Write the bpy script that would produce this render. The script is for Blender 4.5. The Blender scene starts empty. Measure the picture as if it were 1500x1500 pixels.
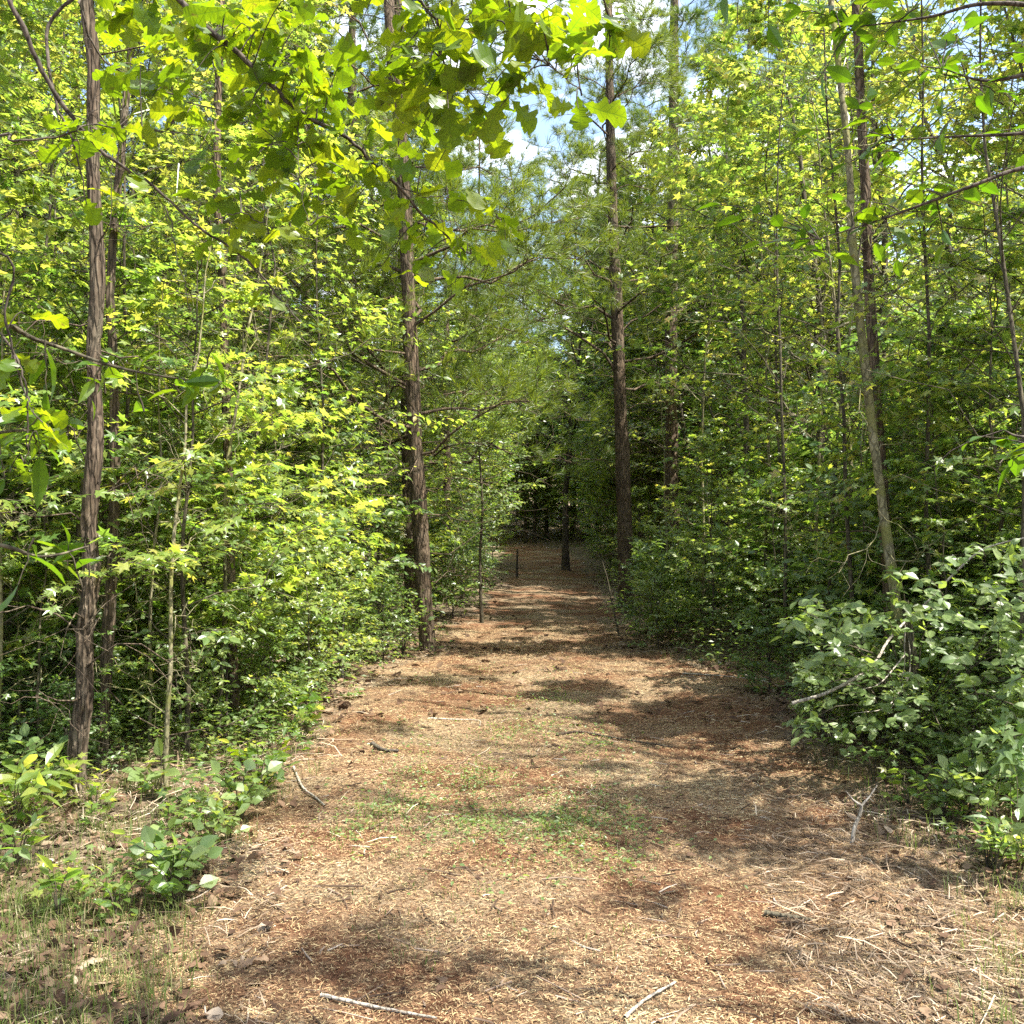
import bpy, math
import numpy as np
from mathutils import Vector

# ------------------------------------------------------------------ basics
sc = bpy.context.scene
COL = sc.collection
PI = math.pi
F_PX, CX, HOR, EYE = 1441.0, 750.0, 770.0, 1.6      # lens in photo pixels, eye height
PITCH = math.atan((HOR - 750.0) / F_PX)

def P(px, py, d):
    """point seen at pixel px,py at distance d straight ahead"""
    cp, sp = math.cos(PITCH), math.sin(PITCH)
    u, v = (px - CX) / F_PX, (750.0 - py) / F_PX
    y, z = cp - v * sp, sp + v * cp
    k = d / y
    return np.array([u * k, d, EYE + z * k])

def unit(a):
    return a / np.maximum(np.linalg.norm(a, axis=-1, keepdims=True), 1e-9)

def _hash(ix, iy, iz, seed):
    n = (ix * 374761393 + iy * 668265263 + iz * 2147483647 + seed * 1274126177) & 0xFFFFFFFF
    n = ((n ^ (n >> 13)) * 1274126177) & 0xFFFFFFFF
    n = (n ^ (n >> 16)) & 0xFFFFFFFF
    return n.astype(np.float64) / 4294967295.0

def vnoise(p, seed=0):
    p = np.asarray(p, float)
    i = np.floor(p).astype(np.int64)
    f = p - i
    f = f * f * (3 - 2 * f)
    r = 0
    for dx in (0, 1):
        wx = f[..., 0] if dx else 1 - f[..., 0]
        for dy in (0, 1):
            wy = f[..., 1] if dy else 1 - f[..., 1]
            for dz in (0, 1):
                wz = f[..., 2] if dz else 1 - f[..., 2]
                r = r + wx * wy * wz * _hash(i[..., 0] + dx, i[..., 1] + dy, i[..., 2] + dz, seed)
    return r

def fbm(p, seed=0, octv=3):
    p = np.asarray(p, float)
    r, a, t = 0, 0.5, 0
    for o in range(octv):
        r = r + a * vnoise(p * 2 ** o, seed + o * 17)
        t += a
        a *= 0.5
    return r / t

# ------------------------------------------------------------------ terrain
PY = np.array([-40, 0, 3, 4.35, 6, 8, 10, 12.8, 17.7, 23, 28, 40, 60, 90])
PL = np.array([-1.1, -1.1, -1.14, -1.39, -1.35, -1.5, -1.6, -0.95, -0.74, -0.35, 0.0, 0.0, -5, -14])
PR = np.array([1.8, 1.8, 1.9, 2.0, 2.05, 2.4, 2.65, 1.5, 1.7, 2.1, 2.3, 2.2, -2.4, -11])

def path_l(y): return np.interp(y, PY, PL)
def path_r(y): return np.interp(y, PY, PR)

def path_mask(x, y):
    """1 on the worn trail, 0 in the woods"""
    x, y = np.asarray(x, float), np.asarray(y, float)
    wob = (fbm(np.stack([x * 1.3, y * 1.3, x * 0], -1), 5, 3) - 0.5) * 1.3
    d = np.minimum(x - path_l(y), path_r(y) - x) + wob
    return np.clip(d / 0.5 + 0.5, 0, 1)

def H(x, y):
    x, y = np.asarray(x, float), np.asarray(y, float)
    z0 = x * 0
    base = np.where(y > 20, 0.031 * (y - 20), 0.0)
    base = base + np.where(y > 43, .07 * (np.minimum(y, 90) - 43), 0.0)
    d = np.maximum(np.maximum(path_l(y) - x, x - path_r(y)), 0)
    bank = 0.10 * np.clip(d / 1.5, 0, 1) ** 1.3 + 0.25 * np.clip((d - 2) / 12, 0, 1)
    big = (fbm(np.stack([x * 0.35, y * 0.35, z0], -1), 11, 2) - 0.5) * 0.10
    small = (fbm(np.stack([x * 3.0, y * 3.0, z0], -1), 12, 3) - 0.5) * 0.055 * (0.55 + 0.45 * np.clip(d * 2, 0, 1))
    small = small + (fbm(np.stack([x * 8.0, y * 8.0, z0], -1), 13, 2) - .5) * (.022 + .03 * np.clip((x - .6) / 1.2, 0, 1) * (y < 12))
    # two shallow wheel ruts
    c = 0.5 * (path_l(y) + path_r(y))
    rut = -0.022 * (np.exp(-((x - c - 0.75) / 0.28) ** 2) + np.exp(-((x - c + 0.75) / 0.28) ** 2))
    return base + bank + big + small + rut

def h1(x, y): return float(H(np.array([x]), np.array([y]))[0])

# ------------------------------------------------------------------ sun
SUN_EL, SUN_AZ = math.radians(62), math.radians(116)
S = np.array([math.cos(SUN_EL) * math.sin(SUN_AZ), math.cos(SUN_EL) * math.cos(SUN_AZ), math.sin(SUN_EL)])

# shady places on the trail: (x, y, half width, half depth) in metres
SHADY = [(1.12, 5.36, .85, .8), (.53, 4.23, .25, .22), (1.02, 3.66, .30, .32), (1.9, 4.9, .8, .65), (1.6, 8.2, .95, .95), (-.50, 3.78, .32, .20), (-.66, 3.52, .40, .24), (-.34, 3.36, .18, .10),
         (1.42, 3.4, .38, .35), (-1.14, 7.8, .38, .32), (-.97, 10.7, .9, .9), (.67, 9.6, .45, .55), (.9, 4.72, .22, .12), (-1.5, 4.6, .3, .4), (-1.6, 5.6, .5, .3), (.55, 6.5, .2, .12)]

def open_to_sun(p):
    """crowns are pruned to shape the sun patches on the trail: how open the crown is where this leaf would throw its shade (0..1)"""
    g = p[:, :2] - S[:2] * (p[:, 2:3] / S[2])
    x, y = g[:, 0], g[:, 1]
    q = np.stack([x, y, x * 0], -1)
    fine = fbm(q * 3.2, 71, 3) - .5
    finer = fbm(q * 12, 73, 2) - .5
    sh = np.full(len(x), -4.0)
    for (a, b, ra, rb) in SHADY:
        sh = np.maximum(sh, 1 - ((x - a) / ra) ** 2 - ((y - b) / rb) ** 2)
    shady = sh + fine * 2.2 + finer * 1.9 > .0
    near = (y < 11.5) & (x > np.where(y < 4.5, -3.6, -2.2)) & (x < 2.3)
    band = fbm(q * np.array([.45, 1.3, 1]), 72, 3)
    far = (x > -1.2) & (x < 3.5) & (y >= 11.5) & (y < 25) & (band + finer * .3 > .53)
    left = (x <= -1.2) & (x > -7) & (y < 26) & (band > .46)
    right = (x >= 1.6) & (x < 7) & (y > 4.2) & (y < 20) & (band > .41)
    o = np.where(left, .55, 0.0)
    o = np.where(right, np.where((x < 3.8) & (y < 8), .9, .82), o)
    o = np.where(far, .9, o)
    return np.where(near, np.where(shady, o * .2, .997), o)

# ------------------------------------------------------------------ mesh building
class Geo:
    def __init__(s):
        s.v, s.fs, s.r, s.uv, s.n = [], [], [], [], 0
    def add(s, verts, faces, rnd=None, uv=None):
        verts = np.asarray(verts, float).reshape(-1, 3)
        m = len(verts)
        if m == 0: return
        s.v.append(verts)
        for f in faces:
            f = np.asarray(f, np.int64)
            if f.size: s.fs.append(f + s.n)
        s.r.append(np.full(m, 0.5) if rnd is None else np.asarray(rnd, float).reshape(-1))
        s.uv.append(np.zeros((m, 2)) if uv is None else np.asarray(uv, float).reshape(-1, 2))
        s.n += m
    def mesh(s, name, mat, smooth=True, origin=(0, 0, 0)):
        me = bpy.data.meshes.new(name)
        v = np.concatenate(s.v) - np.asarray(origin, float)
        me.vertices.add(len(v))
        me.vertices.foreach_set('co', v.astype(np.float32).ravel())
        loops = np.concatenate([f.ravel() for f in s.fs]).astype(np.int32)
        tot = np.concatenate([np.full(len(f), f.shape[1], np.int32) for f in s.fs])
        start = np.concatenate([[0], np.cumsum(tot)[:-1]]).astype(np.int32)
        me.loops.add(len(loops))
        me.loops.foreach_set('vertex_index', loops)
        me.polygons.add(len(tot))
        me.polygons.foreach_set('loop_start', start)
        me.update(calc_edges=True)
        me.polygons.foreach_set('use_smooth', np.full(len(tot), smooth, bool))
        a = me.attributes.new('rnd', 'FLOAT', 'POINT')
        a.data.foreach_set('value', np.concatenate(s.r).astype(np.float32))
        uv = np.concatenate(s.uv).astype(np.float32)
        if np.any(uv):
            a = me.attributes.new('leaf_u', 'FLOAT', 'POINT'); a.data.foreach_set('value', uv[:, 0].copy())
            a = me.attributes.new('leaf_v', 'FLOAT', 'POINT'); a.data.foreach_set('value', uv[:, 1].copy())
        me.materials.append(mat)
        return me

def link(name, me, parent=None, loc=(0, 0, 0)):
    o = bpy.data.objects.new(name, me)
    COL.objects.link(o)
    o.location = loc
    if parent is not None: o.parent = parent
    return o

def thing(name, label, cat, loc=(0, 0, 0), group=None):
    o = bpy.data.objects.new(name, None)
    COL.objects.link(o)
    o.empty_display_size = 0.1
    o.location = loc
    o['label'] = label; o['category'] = cat
    if group: o['group'] = group
    return o

def dup(root, loc, rz, s, label, group):
    r = root.copy(); COL.objects.link(r)
    r.location = loc; r.rotation_euler = (0, 0, rz); r.scale = (s, s, s)
    r['label'] = label; r['group'] = group
    for ch in list(root.children):
        c = ch.copy(); COL.objects.link(c); c.parent = r
    return r

def tubes(pts, rad, sides=5, rnd=None):
    pts = np.asarray(pts, float); rad = np.asarray(rad, float)
    n, k, _ = pts.shape
    t = unit(np.gradient(pts, axis=1))
    mt = unit(t.mean(axis=1))
    ref = np.where(np.abs(mt[:, 2:3]) > 0.8, np.array([[1.0, 0.13, 0]]), np.array([[0, 0, 1.0]]))
    a = unit(np.cross(t, ref[:, None, :])); b = np.cross(t, a)
    th = np.arange(sides) * 2 * PI / sides
    v = pts[:, :, None, :] + rad[:, :, None, None] * (np.cos(th)[None, None, :, None] * a[:, :, None, :] + np.sin(th)[None, None, :, None] * b[:, :, None, :])
    idx = np.arange(n * k * sides).reshape(n, k, sides)
    q = np.stack([idx[:, :-1, :], np.roll(idx[:, :-1, :], -1, 2), np.roll(idx[:, 1:, :], -1, 2), idx[:, 1:, :]], -1).reshape(-1, 4)
    r = None if rnd is None else np.repeat(rnd, k * sides)
    return v.reshape(-1, 3), [q], r

def smooth_line(pts, n):
    """Catmull-Rom through the points, n samples"""
    p = np.asarray(pts, float)
    p = np.vstack([2 * p[0] - p[1], p, 2 * p[-1] - p[-2]])
    m = len(p) - 3
    u = np.linspace(0, m - 1e-6, n)
    i = u.astype(int); f = (u - i)[:, None]
    p0, p1, p2, p3 = p[i], p[i + 1], p[i + 2], p[i + 3]
    return 0.5 * (2 * p1 + (p2 - p0) * f + (2 * p0 - 5 * p1 + 4 * p2 - p3) * f ** 2 + (3 * p1 - p0 - 3 * p2 + p3) * f ** 3)

def along(pts, i, s):
    n, k, _ = pts.shape
    u = np.clip(s, 0, 0.9999) * (k - 1)
    j = u.astype(int); f = (u - j)[:, None]
    a, b = pts[i, j], pts[i, j + 1]
    return a * (1 - f) + b * f, unit(b - a)

def sprout(rng, pts, per, s0, s1, length, ang=(40, 70), flat=0.0, up=0.0, droop=0.0, k=5, wig=0.06, spread=None):
    """children on each curve; length: array (n*per) or callable(s, parent_index)"""
    n = len(pts)
    i = np.repeat(np.arange(n), per)
    j = np.tile(np.arange(per), n)
    s = s0 + (s1 - s0) * np.clip((j + rng.uniform(0.05, 0.95, n * per)) / per, 0, 1)
    b, t = along(pts, i, s)
    m = len(b)
    if flat > 0:
        side = unit(np.cross(t, np.array([0, 0, 1.0])) + 1e-6) * np.where(j % 2 == 0, 1, -1)[:, None]
        q = side * flat + rng.normal(0, 1, (m, 3)) * (1 - flat) * 0.7
    else:
        az = j * 2.399963 + np.repeat(rng.uniform(0, 6.28, n), per) + rng.normal(0, .35, m)
        a = unit(np.cross(t, np.array([0.3, 0.9, 0.1]))); c = np.cross(t, a)
        q = a * np.cos(az)[:, None] + c * np.sin(az)[:, None]
    q = unit(q - t * np.sum(q * t, 1, keepdims=True))
    an = np.radians(rng.uniform(ang[0], ang[1], m))[:, None]
    d = unit(np.cos(an) * t + np.sin(an) * q + np.array([0, 0, up]))
    L = length(s, i) if callable(length) else length
    L = np.asarray(L, float) * rng.uniform(0.7, 1.2, m)
    u = np.linspace(0, 1, k)
    w = np.cumsum(rng.normal(0, wig, (m, k, 3)), 1); w -= w[:, :1]
    p = b[:, None, :] + (d[:, None, :] * u[None, :, None] + w) * L[:, None, None]
    p[:, :, 2] -= droop * L[:, None] * u[None, :] ** 2
    return p, L, i, s

# ------------------------------------------------------------------ leaf shapes: x along, y across, z curl
def T_diamond():
    v = np.array([[0, 0, 0], [.45, .27, .06], [1, 0, -.08], [.45, -.27, .06]])
    return v, [np.array([[0, 3, 2], [0, 2, 1]])]
def T_ovate(w=.26, curl=.16):
    xs = [(0, 0), (.18, .62), (.42, 1.0), (.7, .72), (1, 0)]
    v = [[0, 0, 0]]
    for x, y in xs[1:-1]:
        z = -curl * x * x
        v += [[x, y * w, z + .07 * y], [x, 0, z], [x, -y * w, z + .07 * y]]
    v.append([1, 0, -curl])
    f3 = [[0, 2, 1], [0, 3, 2]]; f4 = []
    for r in range(2):
        a = 1 + r * 3; b = a + 3
        f4 += [[a, a + 1, b + 1, b], [a + 1, a + 2, b + 2, b + 1]]
    a = 7; f3 += [[a, a + 1, 10], [a + 1, a + 2, 10]]
    return np.array(v), [np.array(f3), np.array(f4)]
def T_star():
    c = np.array([.36, 0, 0])
    tips = [(0, .64), (62, .56), (128, .44)]
    out = [(-.0, 0)]
    ang = [(180, .34), (-152, .30), (-126, .46), (-98, .24), (-62, .58), (-30, .24), (0, .64), (30, .24), (62, .58), (98, .24), (126, .46), (152, .30)]
    v = [c]
    for a, r in ang:
        a = math.radians(a)
        x, y = c[0] + r * math.cos(a), r * math.sin(a)
        v.append([x, y, -.10 * (r / .6) ** 2 + .05 * abs(y)])
    n = len(ang)
    f = [[0, 1 + i, 1 + (i + 1) % n] for i in range(n)]
    return np.array(v), [np.array(f)]
def T_oak(seed=0):
    rng = np.random.default_rng(seed)
    prof = [(-.16, .008), (0, .010), (.07, .05), (.20, .15), (.27, .105), (.33, .12), (.43, .27), (.50, .25), (.55, .155), (.61, .20), (.71, .35), (.79, .33), (.83, .235), (.88, .25), (.95, .20), (1.0, .03)]
    L, M, Rr = [], [], []
    for k, (x, y) in enumerate(prof):
        jl, jr = rng.uniform(.88, 1.15, 2) if k > 2 else (1, 1)
        dx = rng.uniform(-.015, .015, 2) if k > 2 else (0, 0)
        z = -(.05 + .06 * seed) * max(x, 0) ** 2 + .04 * math.sin(6 * x + seed)
        L.append([x + dx[0], y * jl, z + (.45 - .11 * seed) * y + .06 * math.sin(9 * x + seed) * y * 4])
        M.append([x, 0, z])
        Rr.append([x + dx[1], -y * jr, z + (-.10 + .09 * seed) * y + .06 * math.sin(8 * x + 2 + seed) * y * 4])
    v = np.array(L + M + Rr); n = len(prof)
    f = []
    for k in range(n - 1):
        f += [[k, n + k, n + k + 1, k + 1], [n + k, 2 * n + k, 2 * n + k + 1, n + k + 1]]
    return v, [np.array(f)]
DIAMOND, OVATE, LANCE, STAR = T_diamond(), T_ovate(), T_ovate(.17, .25), T_star()
ROUND = T_ovate(.40, .10)
OAKS = [T_oak(k) for k in range(8)]

def put_leaves(geo, tmpl, pos, D, N, size, rnd):
    v, faces = tmpl
    D = unit(D); N = unit(N - D * np.sum(N * D, 1, keepdims=True)); B = np.cross(N, D)
    m, nv = len(pos), len(v)
    if m == 0: return
    V = pos[:, None, :] + size[:, None, None] * (v[None, :, 0:1] * D[:, None, :] + v[None, :, 1:2] * B[:, None, :] + v[None, :, 2:3] * N[:, None, :])
    off = (np.arange(m) * nv)[:, None, None]
    fs = [(f[None] + off).reshape(-1, f.shape[1]) for f in faces]
    geo.add(V, fs, np.repeat(rnd, nv), np.tile(v[:, :2], (m, 1)))

def leaf_frames(rng, pts, per, s0, s1, spread=55, droop=.15, tilt=.35, up=1.0, radial=0.0):
    n = len(pts)
    i = np.repeat(np.arange(n), per); j = np.tile(np.arange(per), n)
    s = s0 + (s1 - s0) * (j + rng.uniform(.2, .8, n * per)) / per
    s = np.where(j == per - 1, .999, s)
    p, t = along(pts, i, s)
    m = len(p)
    side = unit(np.cross(t, np.array([0, 0, 1.0])) + 1e-6) * np.where(j % 2 == 0, 1, -1)[:, None]
    an = np.radians(rng.normal(spread, 15, m)); an = np.where(j == per - 1, rng.normal(0, .3, m), an)[:, None]
    D = unit(np.cos(an) * t + np.sin(an) * side + rng.normal(0, .22, (m, 3)) + np.array([0, 0, -droop]))
    N = np.array([0, 0, up]) + rng.normal(0, tilt, (m, 3))
    if radial:
        o = p * np.array([1, 1, 0.]); N = N + radial * o / np.maximum(np.linalg.norm(o, axis=1, keepdims=True), .25)
    return p, D, unit(N)

# ------------------------------------------------------------------ materials
def nt(name):
    m = bpy.data.materials.new(name); m.use_nodes = True
    t = m.node_tree; t.nodes.clear()
    return m, t, t.nodes, t.links

def ramp(N, L, src, stops):
    r = N.new('ShaderNodeValToRGB')
    el = r.color_ramp.elements
    while len(el) > 1: el.remove(el[-1])
    for k, (p, c) in enumerate(stops):
        e = el[0] if k == 0 else el.new(p)
        e.position = p; e.color = (c[0], c[1], c[2], 1)
    L.new(src, r.inputs[0])
    return r.outputs[0]

def leaf_mat(name, dif, trn, tfac=.5, rough=.42, spec=.5, veins=False, huev=.03):
    m, t, N, L = nt(name)
    at = N.new('ShaderNodeAttribute'); at.attribute_name = 'rnd'
    oi = N.new('ShaderNodeObjectInfo')
    def colour(stops):
        c = ramp(N, L, at.outputs['Fac'], stops)
        h = N.new('ShaderNodeHueSaturation')
        mh = N.new('ShaderNodeMapRange'); L.new(oi.outputs['Random'], mh.inputs[0])
        mh.inputs[3].default_value = .5 - huev * .5; mh.inputs[4].default_value = .5 + huev * .5
        mv = N.new('ShaderNodeMapRange'); L.new(oi.outputs['Random'], mv.inputs[0])
        mv.inputs[3].default_value = 1.15; mv.inputs[4].default_value = .85
        L.new(mh.outputs[0], h.inputs['Hue']); L.new(mv.outputs[0], h.inputs['Value'])
        L.new(c, h.inputs['Color'])
        return h.outputs[0]
    cd, ct = colour(dif), colour(trn)
    if veins:
        u = N.new('ShaderNodeAttribute'); u.attribute_name = 'leaf_u'
        v = N.new('ShaderNodeAttribute'); v.attribute_name = 'leaf_v'
        def mth(op, a, b=None):
            n = N.new('ShaderNodeMath'); n.operation = op
            for k, x in enumerate((a, b)):
                if x is None: continue
                if isinstance(x, (int, float)): n.inputs[k].default_value = x
                else: L.new(x, n.inputs[k])
            return n.outputs[0]
        av = mth('ABSOLUTE', v.outputs['Fac'])
        w = mth('SUBTRACT', u.outputs['Fac'], mth('MULTIPLY', av, .75))
        w = mth('ABSOLUTE', mth('SUBTRACT', mth('FRACT', mth('MULTIPLY', w, 6.5)), .5))
        side = mth('LESS_THAN', w, .06)
        mid = mth('LESS_THAN', av, .012)
        vn = mth('MAXIMUM', side, mid)
        mx = N.new('ShaderNodeMix'); mx.data_type = 'RGBA'
        L.new(mth('MULTIPLY', vn, .65), mx.inputs[0]); L.new(ct, mx.inputs[6]); mx.inputs[7].default_value = (.10, .19, .01, 1)
        ct = mx.outputs[2]
        tcx = N.new('ShaderNodeTexCoord'); sp = N.new('ShaderNodeTexNoise'); sp.inputs['Scale'].default_value = 55; sp.inputs['Detail'].default_value = 3
        L.new(tcx.outputs['Object'], sp.inputs['Vector'])
        sf = ramp(N, L, sp.outputs[0], [(.30, (0, 0, 0)), (.62, (0, 0, 0)), (.72, (.8, .8, .8))])
        for_ct = N.new('ShaderNodeMix'); for_ct.data_type = 'RGBA'; L.new(sf, for_ct.inputs[0]); L.new(ct, for_ct.inputs[6]); for_ct.inputs[7].default_value = (.16, .11, .02, 1); ct = for_ct.outputs[2]
    b = N.new('ShaderNodeBsdfPrincipled')
    L.new(cd, b.inputs['Base Color']); b.inputs['Roughness'].default_value = rough
    b.inputs['Specular IOR Level'].default_value = spec
    tr = N.new('ShaderNodeBsdfTranslucent'); L.new(ct, tr.inputs['Color'])
    mix = N.new('ShaderNodeMixShader'); mix.inputs[0].default_value = tfac
    L.new(b.outputs[0], mix.inputs[1]); L.new(tr.outputs[0], mix.inputs[2])
    o = N.new('ShaderNodeOutputMaterial'); L.new(mix.outputs[0], o.inputs[0])
    return m

def bark_mat(name, dark, mid, light, scale=14, stretch=.16, bump=.6, moss=None):
    m, t, N, L = nt(name)
    tc = N.new('ShaderNodeTexCoord')
    mp = N.new('ShaderNodeMapping'); mp.inputs['Scale'].default_value = (1, 1, stretch)
    L.new(tc.outputs['Object'], mp.inputs[0])
    n1 = N.new('ShaderNodeTexNoise'); n1.inputs['Scale'].default_value = scale; n1.inputs['Detail'].default_value = 6; n1.inputs['Roughness'].default_value = .65
    L.new(mp.outputs[0], n1.inputs['Vector'])
    vo = N.new('ShaderNodeTexVoronoi'); vo.feature = 'DISTANCE_TO_EDGE'; vo.inputs['Scale'].default_value = scale * 1.4
    L.new(mp.outputs[0], vo.inputs['Vector'])
    c = ramp(N, L, n1.outputs[0], [(.3, dark), (.5, mid), (.72, light)])
    crack = ramp(N, L, vo.outputs['Distance'], [(0, (.25, .25, .25)), (.16, (1, 1, 1))])
    mx = N.new('ShaderNodeMix'); mx.data_type = 'RGBA'; mx.blend_type = 'MULTIPLY'; mx.inputs[0].default_value = .8
    L.new(c, mx.inputs[6]); L.new(crack, mx.inputs[7])
    col = mx.outputs[2]
    if moss:
        n2 = N.new('ShaderNodeTexNoise'); n2.inputs['Scale'].default_value = 5; n2.inputs['Detail'].default_value = 5
        L.new(tc.outputs['Object'], n2.inputs['Vector'])
        f = ramp(N, L, n2.outputs[0], [(.48, (0, 0, 0)), (.6, (1, 1, 1))])
        m2 = N.new('ShaderNodeMix'); m2.data_type = 'RGBA'; L.new(f, m2.inputs[0]); L.new(col, m2.inputs[6]); m2.inputs[7].default_value = (*moss, 1)
        col = m2.outputs[2]
    n3 = N.new('ShaderNodeTexNoise'); n3.inputs['Scale'].default_value = 3.2; n3.inputs['Detail'].default_value = 7; n3.inputs['Roughness'].default_value = .7
    L.new(tc.outputs['Object'], n3.inputs['Vector'])
    f3 = ramp(N, L, n3.outputs[0], [(.46, (0, 0, 0)), (.68, (.75, .75, .75))])
    m3 = N.new('ShaderNodeMix'); m3.data_type = 'RGBA'; L.new(f3, m3.inputs[0]); L.new(col, m3.inputs[6])
    h3 = N.new('ShaderNodeMix'); h3.data_type = 'RGBA'; h3.inputs[0].default_value = .5; h3.inputs[7].default_value = (.12, .11, .075, 1); L.new(col, h3.inputs[6])
    L.new(h3.outputs[2], m3.inputs[7]); col = m3.outputs[2]
    b = N.new('ShaderNodeBsdfPrincipled'); b.inputs['Roughness'].default_value = .9
    b.inputs['Specular IOR Level'].default_value = .2
    L.new(col, b.inputs['Base Color'])
    ad = N.new('ShaderNodeMath'); ad.operation = 'ADD'; L.new(n1.outputs[0], ad.inputs[0]); L.new(crack, ad.inputs[1])
    bp = N.new('ShaderNodeBump'); bp.inputs['Strength'].default_value = bump; bp.inputs['Distance'].default_value = .012
    L.new(ad.outputs[0], bp.inputs['Height']); L.new(bp.outputs[0], b.inputs['Normal'])
    o = N.new('ShaderNodeOutputMaterial'); L.new(b.outputs[0], o.inputs[0])
    return m

def litter_mat(name, stops, trans=0.0):
    m, t, N, L = nt(name)
    at = N.new('ShaderNodeAttribute'); at.attribute_name = 'rnd'
    c = ramp(N, L, at.outputs['Fac'], stops)
    b = N.new('ShaderNodeBsdfPrincipled'); b.inputs['Roughness'].default_value = .85; b.inputs['Specular IOR Level'].default_value = .12
    L.new(c, b.inputs['Base Color'])
    out = b.outputs[0]
    if trans:
        tr = N.new('ShaderNodeBsdfTranslucent'); L.new(c, tr.inputs[0])
        mx = N.new('ShaderNodeMixShader'); mx.inputs[0].default_value = trans
        L.new(out, mx.inputs[1]); L.new(tr.outputs[0], mx.inputs[2]); out = mx.outputs[0]
    o = N.new('ShaderNodeOutputMaterial'); L.new(out, o.inputs[0])
    return m

M = {}
M['oak_leaf'] = leaf_mat('oak_leaf', [(0, (.045, .10, 0.0072)), (.5, (.06, .12, 0.0090)), (1, (.09, .14, 0.0108))],
                         [(0, (.12, .23, 0.0036)), (.5, (.19, .31, 0.0042)), (1, (.29, .36, 0.0060))], .55, .38, .5, True)
M['gum_leaf'] = leaf_mat('gum_leaf', [(0, (.055, .105, .022)), (.55, (.105, .165, .036)), (.9, (.17, .205, .05)), (1, (.22, .17, .05))],
                         [(0, (.24, .42, .04)), (.55, (.40, .55, .055)), (1, (.66, .62, .08))], .48, .34, .6)
M['green_leaf'] = leaf_mat('green_leaf', [(0, (.055, .10, .030)), (.6, (.10, .152, .046)), (1, (.155, .19, .065))],
                           [(0, (.21, .38, .05)), (.7, (.36, .49, .07)), (1, (.54, .56, .10))], .42, .38, .55)
M['pale_leaf'] = leaf_mat('pale_leaf', [(0, (.075, .125, .040)), (.6, (.115, .17, .055)), (1, (.165, .21, .08))],
                          [(0, (.24, .40, .05)), (1, (.42, .54, .08))], .40, .40, .5)
M['forest_leaf'] = leaf_mat('forest_leaf', [(0, (.055, .10, .024)), (.6, (.10, .155, .038)), (1, (.16, .19, .055))],
                            [(0, (.24, .41, .04)), (.6, (.40, .53, .06)), (1, (.62, .60, .09))], .45, .36, .6, False, .06)
M['needle'] = leaf_mat('needle', [(0, (.045, .085, 0.0120)), (.7, (.08, .13, 0.0192)), (1, (.13, .15, 0.0300))],
                       [(0, (.15, .24, .015)), (1, (.28, .35, .02))], .35, .42, .5)
M['cedar_bark'] = bark_mat('cedar_bark', (0.036, 0.025, 0.017), (0.090, 0.065, 0.043), (0.180, 0.144, 0.101), 26, .10, .9)
M['pine_bark'] = bark_mat('pine_bark', (0.040, 0.029, 0.019), (0.108, 0.076, 0.049), (0.209, 0.155, 0.101), 20, .22, .9)
M['grey_bark'] = bark_mat('grey_bark', (0.036, 0.030, 0.019), (0.079, 0.067, 0.043), (0.151, 0.130, 0.086), 22, .3, .5)
M['moss_bark'] = bark_mat('moss_bark', (.10, .09, .055), (.20, .18, .10), (.32, .29, .19), 16, .5, .4, (.16, .16, .05))
M['dark_twig'] = bark_mat('dark_twig', (.035, .028, .022), (.07, .055, .045), (.13, .11, .09), 30, .4, .4)
M['pale_twig'] = bark_mat('pale_twig', (.20, .17, .13), (.36, .32, .26), (.52, .47, .40), 30, .4, .4)

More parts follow.
